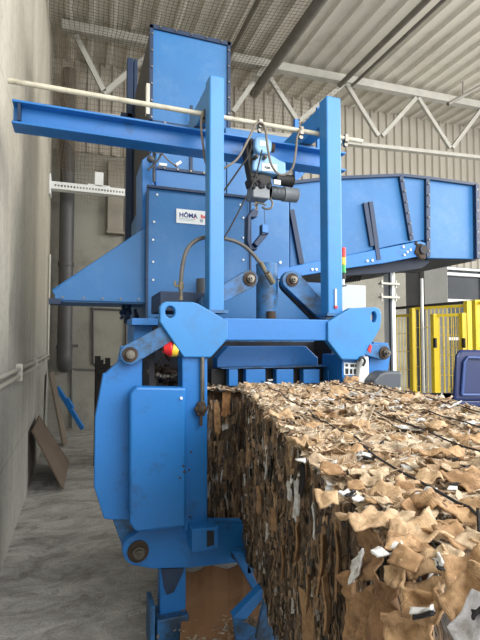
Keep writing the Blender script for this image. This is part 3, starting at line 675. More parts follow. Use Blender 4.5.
for a, c_ in ((345,176),(373,175),(399,173.5),(420,176),(427,176.5),(447,179)):
    p = Y(a, c_, CY); extr(b, [p, p+Vector((-.06,0,-.03)), p+Vector((.05,0,-.03))], (0, .03, 0))
obj('lug', b, shadow, tf)
b = NB()
ball(b, Y(420.5,250,CY-.03), .07, (1,.5,1), 12)
for k in range(16): ball(b, Y(random.uniform(416,425), random.uniform(243,257), CY-.035), random.uniform(.015,.035), (1,.6,1), 8)
obj('greasy_bearing', b, rust, cv, smooth=True)
b = NB(); cyl(b, Y(421,250,CY-.03), Y(421,250,CY-.03)+Vector((0,-.05,0)), .05, seg=16); obj('bearing', b, shadow, cv, smooth=True)
# support leg of conveyor
sl = thing('conveyor_support', (Y(391,300,CY+.1).x, CY+.1, 0), 'white steel support leg with stacked brackets below conveyor', 'support leg')
b = NB(); p = Y(389,266,CY+.1); q = Y(395,266,CY+.1); box(b, p.x, q.x, CY+.1, CY+.2, 0, p.z); obj('leg', b, white, sl, bevel=.005)
b = NB(); box(b, p.x-.01, p.x+.012, CY+.07, CY+.1, 0, p.z); obj('shadow_strip', b, dgrey, sl)
for py_ in (283.5, 297):
    b = NB(); a_, c_ = Y(380, py_, CY+.05), Y(398, py_, CY+.05); box(b, a_.x, c_.x, CY+.02, CY+.08, a_.z-.01, a_.z+.01)
    for x in (a_.x+.02, c_.x-.03): cyl(b, (x, CY+.05, a_.z-.04), (x, CY+.05, a_.z+.04), .012, seg=8)
    obj('bracket', b, galv, sl)
b = NB(); p = Y(393,265,CY+.1); box(b, p.x-.06, p.x+.04, CY+.07, CY+.2, p.z-.01, p.z+.02); tube(b, [p, p+Vector((0,0,-.12))], .01, 6, 1); obj('head_plate', b, galv, sl)
b = NB(); c = Y(421.5, 279, 5.0); tube(b, [(c.x, 5.0, 0), (c.x, 5.0, 2.45)], .022, 10, 1)
tag(obj('support_pole', b, white, smooth=True), 'thin white pole under conveyor, standing in front of the yellow fence', 'pole')
# control cabinet + signal light
cb = thing('control_cabinet', (Y(353,300,3.1).x, 3.2, 0), 'pale grey control cabinet to the right of the gantry post', 'cabinet')
b = NB(); p, q = Y(338,284,3.1), Y(366,284,3.1); box(b, p.x, q.x, 3.1, 3.35, 1.25, p.z); obj('body', b, cab, cb, bevel=.008)
b = NB(); box(b, p.x+.01, q.x-.01, 3.088, 3.1, 1.27, p.z-.015); dr = obj('door', b, cab, cb, bevel=.004)
b = NB(); cyl(b, (p.x+.045, 3.088, 1.75), (p.x+.045, 3.07, 1.75), .012, seg=10); obj('lock', b, dgrey, dr)
b = NB(); box(b, p.x+.05, q.x-.05, 3.15, 3.3, 0, 1.25); obj('stand', b, cab, cb)
sg = thing('signal_light', Y(343, 283, 3.0), 'red, yellow and green signal light tower beside the right gantry post', 'signal light')
for nm, y0, y1, m_, r_ in (('red_lens',248,257,red,.022),('amber_lens',257.5,265,yellow,.022),('green_lens',265.5,273,green,.022),('base',273.5,279,black,.02),('stem',279,285,white,.012)):
    b = NB(); c0, c1 = Y(343,y1,3.0), Y(343,y0,3.0); cyl(b, (c0.x,3.0,c0.z), (c0.x,3.0,c1.z), r_, seg=18); obj(nm, b, m_, sg, smooth=True)
b = NB(); c0 = Y(343,285,3.0); box(b, Y(337,280,3.0).x, c0.x+.02, 2.98, 3.2, c0.z-.01, c0.z+.0); obj('bracket', b, dgrey, sg)
# marker strip on right post
b = NB(); p, q = Y(334.5,289,FY-.003), Y(336.2,306,FY-.003); box(b, p.x, q.x, FY-.012, FY-.001, q.z, p.z); ms_ = part('level_gauge', b, white)
b = NB(); box(b, p.x-.004, q.x+.004, FY-.014, FY-.001, q.z-.015, q.z); obj('gauge_end', b, red, ms_)
# ================================================================== HOIST RAIL, CABLE RAIL, HOIST
RY = 2.93
rl = NB(); pa, pb = Y(12, 98.5, RY-.07), Y(346, 150, RY-.07); zt_ = pa.z; zb_ = Y(12, 122.5, RY-.07).z
for z0, z1 in ((zt_-.014, zt_), (zb_, zb_+.014)): box(rl, pa.x, pb.x, RY-.07, RY+.07, z0, z1)
box(rl, pa.x, pb.x, RY-.005, RY+.005, zb_, zt_)
hr = obj('hoist_rail', rl, blue, bevel=.003); tag(hr, 'long blue steel I-beam running above the press through both posts', 'beam')
b = NB(); box(b, pa.x+.03, pa.x+.045, RY-.07, RY+.07, zb_+.02, zt_-.02); obj('end_stop', b, blue_dk, hr)
CRY = 2.635
cr = NB(); p, q = Y(8, 80.5, CRY), Y(362, 133.5, CRY); q.z = p.z; tube(cr, [p, q], .015, 12, 1)
cro = obj('cable_rail', cr, rail_m, smooth=True); tag(cro, 'thin pale round rail in front of the blue beam carrying cable loops', 'rail')
def clampat(px):
    c = Y(px, 200, CRY); return Vector((c.x, CRY, p.z))
for px in (204, 260, 301, 346):
    c = clampat(px); b = NB(); box(b, c.x-.012, c.x+.012, CRY-.022, CRY+.022, c.z-.03, c.z+.02); cyl(b, (c.x, CRY-.01, c.z-.045), (c.x, CRY+.01, c.z-.045), .014, seg=10); obj('cable_clip', b, steel, cro)
# cable
b = NB()
cab_pts = [(203,112),(201,124),(203,145),(206,163),(213,172),(226,167),(238,158),(248,140),(256,124),(261,123),(265,128),(268,150),(272,166),(281,175),(292,169),(296,150),(297,138),(301,128)]
tube(b, [Y(x, y, CRY-.03+(0.0)) if not 205 < x < 225 else Y(x, y, CRY+.02) for x, y in cab_pts], .0075, 8); tag(obj('festoon_cable', b, wiregrey, smooth=True), 'grey cable hanging in loops from the pale rail to hoist', 'cable')
b = NB(); tube(b, [Y(x, y, 2.7) for x, y in ((252,146),(247,158),(240,168),(226,188),(216,200))], .006, 8); tube(b, [Y(x, y, 2.62) for x, y in ((262,150),(255,178),(242,205),(230,228),(222,243),(206,290))], .005, 8)
tag(obj('pendant_cable', b, black, smooth=True), 'thin dark control cable slanting down from the hoist behind left post', 'cable')
# hoist
ho = thing('electric_hoist', Y(268, 200, RY), 'electric chain hoist with grey motor hanging from the blue beam', 'hoist')
def hpart(n_, b, m, **k): return obj(n_, b, m, ho, **k)
HF = 2.72
b = NB(); plate(b, [(255,138),(258,135.5),(269,137.5),(272.5,142),(272,150),(269,154.5),(258,152.5),(255,147)], HF, .12); tc = hpart('trolley_cover', b, hoistblue, bevel=.012)
b = NB(); plate(b, [(260,140.5),(265.5,141),(265.5,146),(260,145.5)], HF-.003, .004); obj('sticker', b, sticker, tc)
for px, rr_ in ((272,.03),(250,.05)):
    b = NB(); c = Y(px, 148, HF+.08); cyl(b, c+Vector((-.012,0,0)), c+Vector((.012,0,0)), rr_, seg=20); hpart('trolley_wheel', b, rust if px == 272 else black, smooth=True)
b = NB(); plate(b, [(247,140),(253,137),(256,150),(256,175),(252,182),(249,168),(246,150)], HF+.06, .08); hpart('trolley_side_plate', b, black, bevel=.006)
b = NB(); plate(b, [(254,153),(272,155),(280,160),(286,162),(286,176),(276,174),(253,170)], HF+.03, .1); hb2 = hpart('hoist_body', b, hoistblue, bevel=.01)
b = NB(); plate(b, [(262,163),(277,164.5),(277,171.5),(262,170.5)], HF+.025, .006); hl = obj('name_label', b, sticker, ho)
c = Y(264.5, 168.4, HF+.024); text('lettering', 'REM', .022, ink_k, hl, c, (1,0,0), (0,0,1), bold=.0008)
for x in (256.5, 265.5):
    b = NB(); c = Y(x, 156.5, HF+.0); cyl(b, c, c+Vector((0,.06,0)), .014, seg=12); ball(b, c, .015, seg=8); hpart('guide_roller', b, steel, smooth=True)
b = NB(); plate(b, [(250,176),(262,173),(272,176),(272,186),(262,190),(256,186),(252,184)], HF+.04, .12); hpart('chain_sprocket_box', b, black, bevel=.012)
b = NB()
for k in range(10): ball(b, Y(random.uniform(253,272), random.uniform(174,187), HF+.03), random.uniform(.012,.022), seg=8)
hpart('gearing', b, shadow, smooth=True)
b = NB(); plate(b, [(253,184),(270,185),(270,199),(253,197)], HF+.03, .12); hpart('gearbox', b, motor, bevel=.008)
b = NB(); c0, c1 = Y(270, 192.5, HF+.09), Y(283, 193, HF+.09); c1.z = c0.z; cyl(b, c0, c1, .038, seg=24)
for k in range(10):
    x = c0.x+(c1.x-c0.x)*k/10; cyl(b, (x, c0.y, c0.z), (x+.004, c0.y, c0.z), .045, seg=24)
hpart('motor_body', b, motor, smooth=True)
b = NB(); c2 = Y(296.5, 193, HF+.09); c2.z = c0.z; cyl(b, c1, c2, .051, .049, seg=28); cyl(b, c2, c2+Vector((.01,0,0)), .049, .035, seg=28); hpart('motor_cowl', b, motor, smooth=True)
b = NB(); c0, c1 = Y(275, 179, HF+.08), Y(292, 179, HF+.08); c1.z = c0.z; cyl(b, c0, c1, .04, seg=20); cyl(b, c1, c1+Vector((.012,0,0)), .045, .03, seg=20); hpart('chain_drum', b, black, smooth=True)
b = NB(); plate(b, [(274,179),(281,180),(281,185),(274,184)], HF+.02, .02); hpart('terminal_box', b, white, bevel=.004)
b = NB()
for k in range(8):
    z = Y(256.5, 198+k*2.2, HF+.08); 
    if k % 2: tube(b, [z+Vector((-.006,0,.01)), z+Vector((-.008,0,-.012)), z+Vector((.006,0,-.014)), z+Vector((.007,0,.01)), z+Vector((-.006,0,.012))], .003, 5, 3)
    else: tube(b, [z+Vector((0,-.006,.01)), z+Vector((0,-.008,-.012)), z+Vector((0,.006,-.014)), z+Vector((0,.007,.01)), z+Vector((0,-.006,.012))], .003, 5, 3)
hpart('chain', b, steel, smooth=True)
b = NB(); tube(b, [Y(x, y, HF+.05) for x, y in ((262,207),(266,209),(271,208),(272.5,203),(270,198))], .007, 8); tube(b, [Y(x, y, HF+.05) for x, y in ((253,205),(258,203),(266,205))], .006, 8); hpart('hook', b, steel, smooth=True)
b = NB(); plate(b, [(254,208),(258.5,211),(257,217),(251,217),(250,241),(254,247),(258,248),(257,250),(250,249),(247.5,241),(248,216)], HF+.06, .07); hpart('hook_block', b, blue_dk, bevel=.004)
b = NB(); plate(b, [(262,224),(268,225),(269,234),(262,235)], HF+.02, .05); plate(b, [(262,233),(268,235),(258,247),(254,243)], HF+.03, .05); hpart('control_pendant', b, blue_dk, bevel=.004)
b = NB(); plate(b, [(262.5,224),(268,225),(268.5,233),(262.5,232)], HF+.013, .01); hpart('pendant_face', b, blue, bevel=.002)
b = NB(); tube(b, [Y(264,206,HF+.05), Y(265,224,HF+.04)], .002, 5, 1); hpart('pendant_cord', b, black)
# ================================================================== FENCE, BIN
def G(px, py, t): return D(px, py, t)
def fpanel(a, b_, z0, z1, t, label, posts, gate=False, top_dark=False):
    A_, B_ = Vector((a.x, a.y, 0)), Vector((b_.x, b_.y, 0)); d = (B_-A_); L = d.length; d.normalize()
    th = thing(t, A_.lerp(B_, .5), label, 'gate' if gate else 'fence')
    b = NB(); n = int(L/.055)
    for i in range(n+1):
        p = A_+d*(L*i/n); box(b, p.x-.0035, p.x+.0035, p.y-.0035, p.y+.0035, z0, z1)
    for k in range(8):
        z = z0+(z1-z0)*k/7; bar(b, A_+Vector((0,0,z)), B_+Vector((0,0,z)), .005, .005)
    obj('wire_mesh', b, fence_y, th)
    for z in (z0, z0+(z1-z0)*.38, z1):
        b = NB(); bar(b, A_+Vector((0,0,z)), B_+Vector((0,0,z)), .025, .035); obj('frame_rail', b, fence_y, th)
    for f, w_, hh in posts:
        p = A_+d*(L*f); b = NB(); box(b, p.x-w_/2, p.x+w_/2, p.y-.03, p.y+.03, 0, hh); po = obj('post', b, fence_y, th, bevel=.004)
        b = NB(); box(b, p.x-w_/2-.04, p.x+w_/2+.04, p.y-.06, p.y+.06, 0, .012); obj('foot_plate', b, fence_y, po)
    return th
a, c = D(388, 341, 6.9), D(413, 341, 6.5)
f1 = fpanel(a, c, .15, 1.97, 'safety_fence', 'yellow mesh safety fence section next to the white support leg', [(0,.05,2.0),(1,.07,2.07)])
a, c = D(416, 341, 6.45), D(469, 341, 5.9)
f2 = fpanel(a, c, .15, 2.06, 'safety_fence', 'taller yellow mesh safety fence behind the low gate', [(1,.1,2.12)])
a, c = D(435, 341, 5.9), D(463, 341, 5.7)
f3 = fpanel(a, c, .15, 1.93, 'fence_gate', 'lower yellow mesh gate panel with sturdy posts at both sides', [(0,.085,1.95),(1,.07,1.95)], gate=True)
for px in (435, 463.5):
    p = D(px, 343, 5.6); b = NB(); box(b, p.x-.012, p.x+.012, p.y-.02, p.y+.02, p.z-.06, p.z+.06); obj('latch', b, black, f3)
a, c = D(477, 341, 5.55), D(520, 341, 5.1)
f4 = fpanel(a, c, .15, 2.06, 'safety_fence', 'yellow mesh safety fence section at the far right, behind dark blue bin', [(0,.09,2.1),(1,.09,2.1)])
# dark top rail line behind fence
b = NB(); p, q = D(388, 309, 7.4), D(500, 299, 6.2); bar(b, p, q, .03, .04); bar(b, Vector((p.x,p.y,0)), p, .05, .05, up=(0,1,0)); bar(b, Vector((q.x,q.y,0)), q, .05, .05, up=(0,1,0))
tag(obj('guard_rail', b, black), 'thin dark guard rail running just behind the yellow fence tops', 'rail')
# bin with raised lid
bn = D(462, 402, 3.95); bx, by = bn.x, bn.y
wb = thing('wheeled_bin', (bx, by, 0), 'dark blue wheeled bin with its lid raised, behind the bale', 'bin')
fw = Vector((cy_, -sy_, 0)); bk = Vector((sy_, cy_, 0)); C0 = Vector((bx, by, 0))
def bq(u, v, z): return C0+fw*u+bk*v+Vector((0,0,z))
b = NB(); zt2 = 1.12
hexa(b, [bq(-.14,-.16,.06), bq(.24,-.16,.06), bq(.24,.22,.06), bq(-.14,.22,.06), bq(-.2,-.22,zt2), bq(.34,-.22,zt2), bq(.34,.3,zt2), bq(-.2,.3,zt2)])
obj('body', b, navy, wb, bevel=.03)
b = NB(); hexa(b, [bq(-.22,-.25,zt2-.05), bq(.36,-.25,zt2-.05), bq(.36,.32,zt2-.05), bq(-.22,.32,zt2-.05), bq(-.22,-.25,zt2), bq(.36,-.25,zt2), bq(.36,.32,zt2), bq(-.22,.32,zt2)]); obj('rim', b, navy, wb, bevel=.012)
b = NB(); 
lidp = [bq(-.19,-.26,zt2+.0), bq(.38,-.26,zt2+.0), bq(.38,-.26,zt2+.30), bq(.33,-.23,zt2+.40), bq(-.11,-.23,zt2+.41), bq(-.155,-.25,zt2+.36)]
extr(b, lidp, tuple(bk*.05)); ld = obj('lid', b, navy, wb, bevel=.02)
b = NB()
ip = [bq(-.13,-.275,zt2+.05), bq(.36,-.275,zt2+.05), bq(.36,-.275,zt2+.33), bq(-.07,-.26,zt2+.35), bq(-.10,-.265,zt2+.31)]
tube(b, ip+[ip[0]], .012, 8, 1); obj('lid_ridge', b, mat('blue_lid_edge', (60,84,140), .35), ld, smooth=True)
for u in (-.12, .26):
    b = NB(); p0 = bq(u, .27, .1); cyl(b, p0, p0+fw*.05, .1, seg=20); obj('wheel', b, black, wb, smooth=True)
b = NB(); box(b, 0,0,0,0,0,0) if False else None; b.free()
# ================================================================== BALES
SH = np.array
def flake_mesh(items):
    """items: list of (centre, u, v, n, w, h, curl, twist, rough, rgb) -> verts, quads, colours, uvs"""
    V = []; Q = []; Cc = []; U = []
    for (c, u, v, n, w, h, curl, fold, rough, rgb) in items:
        base = len(V); nu, nv = 4, 4
        ca = random.uniform(-.5,.5); jag = [random.uniform(.8,1.12) for _ in range(8)]
        for j in range(nv+1):
            for i in range(nu+1):
                s = i/nu-.5; t = j/nv-.5
                ss, tt = s*w, t*h
                if i in (0, nu): ss *= jag[j % 5]
                if j in (0, nv): tt *= jag[(i+3) % 8]
                z = curl*((s*2)**2)*w*.5+fold*abs(t-ca*.3)*h+rough*w*(random.random()-.5)
                V.append(c+u*ss+v*tt+n*z); U.append((s*w*60, t*h*60))
        for j in range(nv):
            for i in range(nu):
                a = base+j*(nu+1)+i; Q.append((a, a+1, a+nu+2, a+nu+1)); Cc.append(rgb)
    return V, Q, Cc, U
def flakes_obj(name, items, parent, thick=.0025, kind=None, label=None):
    V, Q, Cc, U = flake_mesh(items); L = LOC[parent.name] if parent else LOC['__']
    me = bpy.data.meshes.new(name); me.from_pydata([tuple(Vector(v)-L) for v in V], [], Q)
    ca = me.color_attributes.new('Col', 'FLOAT_COLOR', 'CORNER')
    arr = np.ones((len(Q)*4, 4)); arr[:, :3] = np.repeat(np.array(Cc), 4, axis=0); ca.data.foreach_set('color', arr.ravel())
    uvl = me.uv_layers.new(name='UVMap'); li = np.zeros(len(me.loops), dtype=int); me.loops.foreach_get('vertex_index', li)
    uvl.data.foreach_set('uv', np.array(U)[li].ravel())
    me.materials.append(card)
    o = bpy.data.objects.new(name, me); COL.objects.link(o); o.parent = parent; LOC[o.name] = L
    if thick: sd = o.modifiers.new('thickness', 'SOLIDIFY'); sd.thickness = thick
    if kind: o['kind'] = kind
    if label: o['label'] = label
    return o
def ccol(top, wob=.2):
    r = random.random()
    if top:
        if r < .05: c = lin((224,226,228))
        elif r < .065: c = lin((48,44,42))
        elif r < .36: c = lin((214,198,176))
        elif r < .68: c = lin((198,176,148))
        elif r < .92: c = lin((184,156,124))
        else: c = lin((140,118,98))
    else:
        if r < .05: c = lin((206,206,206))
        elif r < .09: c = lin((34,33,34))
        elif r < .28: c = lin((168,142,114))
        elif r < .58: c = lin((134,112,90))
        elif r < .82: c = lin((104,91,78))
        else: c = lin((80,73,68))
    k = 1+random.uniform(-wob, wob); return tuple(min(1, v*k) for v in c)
Zb, Zt = .45, 1.347
class Bale:
    """u: along the bale towards the camera, v: across to the right"""
    def __init__(s, o, u, w, L): s.o = Vector(o); s.u = Vector(u).normalized(); s.v = Vector((-s.u.y, s.u.x, 0)); s.w = w; s.L = L
    taper = 0.
    def P(s, a, c, z):
        k = s.taper*max(0, 1-(z-Zb)/(Zt-Zb))**1.4*min(1, a/1.5)*(1-c/s.w)
        return s.o+s.u*a+s.v*(c+k)+Vector((0,0,z))
def lump(p, amp=.03): return amp*(noise.noise(p*9)+.6*noise.noise(p*22)+.8*noise.noise(p*3.5))
def make_bale(B, label, ntop, nleft, nfront, near=True, nbig=True):
    root = thing('cardboard_bale', B.P(B.L/2, B.w/2, Zb), label, 'bale', None)
    # core
    b = NB(); nl, nw, nh = int(B.L/.035), int(B.w/.04), int((Zt-Zb)/.045)
    ins = .02
    def face(f, na, nb_):
        g = [[b.verts.new(f(i/na, j/nb_)) for j in range(nb_+1)] for i in range(na+1)]
        for i in range(na):
            for j in range(nb_): b.faces.new((g[i][j], g[i+1][j], g[i+1][j+1], g[i][j+1]))
    w0, w1, l0, l1, z0, z1 = ins, B.w-ins, ins, B.L-ins, Zb+ins, Zt-ins
    face(lambda s, t: B.P(l0+(l1-l0)*s, w0+(w1-w0)*t, z1), nl, nw)
    face(lambda s, t: B.P(l0+(l1-l0)*s, w0+(w1-w0)*t, z0), nl, nw)
    face(lambda s, t: B.P(l0+(l1-l0)*s, w0, z0+(z1-z0)*t), nl, nh)
    face(lambda s, t: B.P(l0+(l1-l0)*s, w1, z0+(z1-z0)*t), nl, nh)
    face(lambda s, t: B.P(l0, w0+(w1-w0)*s, z0+(z1-z0)*t), nw, nh)
    face(lambda s, t: B.P(l1, w0+(w1-w0)*s, z0+(z1-z0)*t), nw, nh)
    bmesh.ops.remove_doubles(b, verts=b.verts, dist=.001); bmesh.ops.recalc_face_normals(b, faces=b.faces); b.normal_update()
    mv = [(v, v.normal*lump(v.co, .02)) for v in b.verts]
    for v, d in mv: v.co += d
    obj('bale_core', b, mat('bale_core_cardboard', (86,64,46), .9, var=.5, scale=22, bump=.6, bscale=40, dirt=(30,24,20), dirt_amt=.8, dirt_scale=18), root)  # dark brown core stands in for shade in the crevices
    up = Vector((0,0,1)); out_l = -B.v; out_f = B.u; out_r = B.v
    def rnd(ax, lo, hi): return random.uniform(lo, hi)*random.choice((-1,1)) if ax else random.uniform(lo, hi)
    def top_item(a, c, size, lift=0., flat=.3):
        p = B.P(a, c, Zt-.006); p.z += lump(p, .022)+lift
        az = random.gauss(0, .5); u = (B.v*math.cos(az)+B.u*math.sin(az)); 
        tl = random.gauss(0, flat); q = u.cross(up); v = (q*math.cos(tl)+up*math.sin(tl)).normalized(); n = u.cross(v)
        roll = random.gauss(0, .2); u = (u*math.cos(roll)+n*math.sin(roll)).normalized(); n = u.cross(v)
        w = size*random.uniform(.7,1.9); h = size*random.uniform(.4,1.)
        return (p, u, v, n, w, h, random.uniform(-.4,.4), random.gauss(0,.25), .12, ccol(True))
    def side_item(a, z, size, dark=1., outn=out_l, c=0., along_=None):
        al = along_ or B.u
        p = B.P(a, c, z) ; p = p+outn*(lump(p, .022)-.004)
        h = size*random.uniform(.8,2.6); z = min(z, Zt-h*.42); z = max(z, Zb+h*.3)
        p = B.P(a, c, z); p = p+outn*(lump(p, .022)-.004)
        v = (up*math.cos(random.gauss(0,.22))+al*math.sin(random.gauss(0,.25))).normalized()
        th = random.gauss(0, .75); q = (al*math.cos(th)+outn*math.sin(th)).normalized(); u = (q-v*q.dot(v)).normalized(); n = u.cross(v)
        w = size*random.uniform(.3,.9)
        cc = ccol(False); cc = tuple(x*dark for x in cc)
        return (p, u, v, n, w, h, random.uniform(-.5,.5), random.gauss(0,.15), .14, cc)
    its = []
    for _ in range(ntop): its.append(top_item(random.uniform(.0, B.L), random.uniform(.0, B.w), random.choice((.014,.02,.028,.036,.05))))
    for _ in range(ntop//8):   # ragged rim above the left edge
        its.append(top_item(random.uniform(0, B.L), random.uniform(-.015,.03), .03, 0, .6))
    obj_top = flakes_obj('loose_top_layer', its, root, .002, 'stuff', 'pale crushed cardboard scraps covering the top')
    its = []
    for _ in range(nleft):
        z = Zb+(Zt-Zb)*random.random(); dk = .72+.28*((z-Zb)/(Zt-Zb)); dk *= .75+.5*max(0, min(1, .5+noise.noise(Vector((random.uniform(0,.2), z*2, _*.0001)))))  # scraps tinted darker towards the bottom, shade put into the colour
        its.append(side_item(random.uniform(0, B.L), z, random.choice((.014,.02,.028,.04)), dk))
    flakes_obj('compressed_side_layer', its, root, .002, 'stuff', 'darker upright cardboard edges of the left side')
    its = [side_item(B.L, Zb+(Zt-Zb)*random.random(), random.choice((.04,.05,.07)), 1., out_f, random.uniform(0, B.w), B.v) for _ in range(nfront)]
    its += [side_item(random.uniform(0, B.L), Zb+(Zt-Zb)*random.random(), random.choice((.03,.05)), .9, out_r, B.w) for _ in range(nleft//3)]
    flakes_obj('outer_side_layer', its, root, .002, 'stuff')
    return root, top_item, side_item
u0 = Vector((-.245, -.969, 0))
o1 = Vector((.925, 2.53, 0))
B1 = Bale(o1, u0, .765, 2.08); B1.taper = .085
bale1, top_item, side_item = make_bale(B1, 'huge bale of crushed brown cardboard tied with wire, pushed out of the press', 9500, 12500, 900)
B2 = Bale((.745, 3.3, 0), (0, -1, 0), .78, .62)
# wires with the bale
for k, c in enumerate((.1, .325, .50, .67)):
    b = NB(); pts = []
    for i in range(40):
        a = B1.L*(i/39); p = B1.P(a, c+.008*math.sin(i*.7+k), Zt+.004); p.z += max(-.002, lump(p, .02)*.4)+.012; pts.append(p)
    pts += [B1.P(B1.L+.01, c, Zt-.05), B1.P(B1.L+.012, c, Zb+.1)]
    tube(b, pts, .0024, 6, 2); obj('baling_wire', b, black, bale1)
# flattened cartons bulging at the near end
def endflap(pts, t, rgb, name='cardboard_flap', label=None, crumple=.011, n=12):
    """four corners (a,b,c,d) in space, bilinear patch with creases"""
    a, b_, c, d = [Vector(p) for p in pts]; L = LOC[bale1.name]; nn = (b_-a).cross(d-a).normalized()
    V = []; U = []; Q = []
    for j in range(n+1):
        for i in range(n+1):
            s, tt = i/n, j/n; p = (a*(1-s)+b_*s)*(1-tt)+(d*(1-s)+c*s)*tt
            p = p+nn*(crumple*(noise.noise(p*28)*1.4+abs(noise.noise(p*55))*1.6+noise.noise(p*120)*.5)+t*math.sin(math.pi*s)*math.sin(math.pi*min(1,tt+.15)))
            V.append(tuple(p-L)); U.append((s*6, tt*6))
    for j in range(n):
        for i in range(n): k = j*(n+1)+i; Q.append((k, k+1, k+n+2, k+n+1))
    me = bpy.data.meshes.new(name); me.from_pydata(V, [], Q)
    ca = me.color_attributes.new('Col', 'FLOAT_COLOR', 'CORNER'); arr = np.ones((len(Q)*4, 4)); arr[:, :3] = rgb; ca.data.foreach_set('color', arr.ravel())
    uvl = me.uv_layers.new(name='UVMap'); li = np.zeros(len(me.loops), dtype=int); me.loops.foreach_get('vertex_index', li); uvl.data.foreach_set('uv', np.array(U)[li].ravel())
    for p in me.polygons: p.use_smooth = True
    me.materials.append(card); o = bpy.data.objects.new(name, me); COL.objects.link(o); o.parent = bale1; LOC[o.name] = L
    sd = o.modifiers.new('thickness', 'SOLIDIFY'); sd.thickness = .003
    if label: o['label'] = label
    return o
# big individual scraps: parts
def bigflap(p, u, v, w, h, rgb, curl=.15, fold=.1, name='cardboard_flap', label=None, rough=.05):
    n = u.cross(v).normalized(); o = flakes_obj(name, [(p, u, v, n, w, h, curl, fold, rough, rgb)], bale1, .004, None, label); return o
up = Vector((0,0,1))
def P_top(px, py, dz=0): return Z(px, py, Zt+.012+dz)
def topflap(px, py, w, h, ang, tilt, rgb, **k):
    p = P_top(px, py); u = (B1.v*math.cos(R(ang))+B1.u*math.sin(R(ang))); q = -(u.cross(up)) if False else u.cross(up); q = up.cross(u)
    v = (q*math.cos(R(tilt))+up*math.sin(R(tilt))).normalized(); w *= .72; h *= .85
    jj = lambda: random.uniform(.5,1.15)
    return endflap([p-u*w/2*jj()-v*h/2*jj(), p+u*w/2*jj()-v*h/2*jj(), p+u*w/2*jj()+v*h/2*jj(), p-u*w/2*jj()+v*h/2*jj()], random.uniform(-.1,.12)*w, rgb, k.get('name','cardboard_flap'), k.get('label'), .13*w, 8)
tan = lin((188,154,116)); tan2 = lin((202,172,136)); tan3 = lin((168,134,98)); wht = lin((226,228,230)); blk = lin((30,30,34)); lightt = lin((212,190,160))
for spec in [
 (452,510,.15,.085,20,8,tan),(418,532,.12,.06,-10,12,tan2),(372,522,.12,.055,-15,10,tan2),(437,455,.14,.07,25,6,tan),(415,480,.11,.06,-20,10,tan2),
 (302,443,.15,.08,-30,-8,tan2),(330,470,.08,.05,20,15,tan3),(395,440,.1,.06,40,12,tan),(360,425,.12,.07,0,10,tan2),(280,415,.13,.08,10,10,tan2),
 (265,398,.16,.09,20,20,lightt),(300,392,.15,.1,-15,15,tan2),(340,392,.15,.1,5,20,tan2),(350,380,.14,.1,30,30,tan),(410,400,.15,.08,-20,18,tan),(380,405,.12,.09,15,18,lightt),
 (325,415,.12,.06,30,10,tan3),(250,385,.12,.08,0,25,tan2),(330,500,.06,.05,10,20,tan2),(465,480,.09,.07,-10,18,tan3),(470,440,.12,.06,15,8,tan),(435,425,.1,.06,-25,12,tan2),
 (385,495,.08,.05,30,25,tan2),(360,450,.09,.05,-35,15,tan),(400,520,.07,.045,50,20,lightt),(455,535,.08,.05,-25,15,tan3),(312,425,.08,.05,5,12,tan),(345,440,.08,.05,60,15,tan2)]:
    topflap(*spec[:6], spec[6], curl=random.uniform(-.3,.3), fold=random.uniform(-.2,.3))
for px, py, w, h, a in ((346,494,.036,.02,-35),(358,499,.028,.016,-30),(364,455,.05,.035,40),(300,460,.03,.02,10),(270,380,.06,.035,20),(430,490,.03,.02,60),(395,408,.08,.03,10),(290,407,.05,.03,-20),(330,400,.05,.03,30),(420,420,.05,.03,0),(255,392,.06,.03,60),(452,488,.02,.03,30),(372,396,.06,.03,-10),(440,398,.08,.03,5),(395,545,.03,.02,25),(379,552,.025,.018,-20)):
    topflap(px, py, w, h, a, random.uniform(-10,30), wht, name='paper_scrap', label='white paper scrap', curl=.2)
for px, py, w, h, a in ((368,458,.045,.008,40),(349,495,.04,.006,-35),(455,483,.03,.01,0),(352,515,.02,.01,50),(250,396,.05,.012,10)):
    topflap(px, py, w, h, a, 10, blk, name='dark_scrap', label='black plastic scrap')
for _ in range(34):
    px, py = random.uniform(350, 490), random.uniform(470, 560)
    topflap(px, py, random.uniform(.035,.07), random.uniform(.02,.045), random.uniform(-70,70), random.uniform(-20,45), random.choice((tan,tan2,tan3,lightt)))
# left side scraps
def on_left(px, py, out=.012):
    n = -B1.v; d = ray(px, py); q = B1.o+n*out; t = (q-O).dot(n)/d.dot(n); return O+d*t
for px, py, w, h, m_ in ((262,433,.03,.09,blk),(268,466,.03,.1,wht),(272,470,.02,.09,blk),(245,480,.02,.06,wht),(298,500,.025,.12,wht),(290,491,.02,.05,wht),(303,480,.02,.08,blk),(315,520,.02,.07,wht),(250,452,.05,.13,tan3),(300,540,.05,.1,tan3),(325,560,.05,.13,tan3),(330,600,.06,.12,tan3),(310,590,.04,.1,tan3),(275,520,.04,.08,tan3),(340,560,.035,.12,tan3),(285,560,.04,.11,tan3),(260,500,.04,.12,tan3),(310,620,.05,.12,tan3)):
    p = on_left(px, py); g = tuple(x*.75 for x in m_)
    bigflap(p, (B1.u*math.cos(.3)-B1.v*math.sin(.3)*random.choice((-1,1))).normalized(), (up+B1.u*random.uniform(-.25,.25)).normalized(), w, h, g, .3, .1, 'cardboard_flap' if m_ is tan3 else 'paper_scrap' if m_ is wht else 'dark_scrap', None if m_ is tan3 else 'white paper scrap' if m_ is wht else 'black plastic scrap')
def E(px, py, t): return D(px, py, t)
endflap([E(381,612,.50), E(428,610,.47), E(438,668,.46), E(385,668,.49)], .012, tan)
endflap([E(400,584,.53), E(440,562,.50), E(436,598,.47), E(402,615,.49)], .018, tan2)
endflap([E(379,566,.54), E(402,556,.52), E(405,590,.50), E(383,584,.53)], .012, tan2)
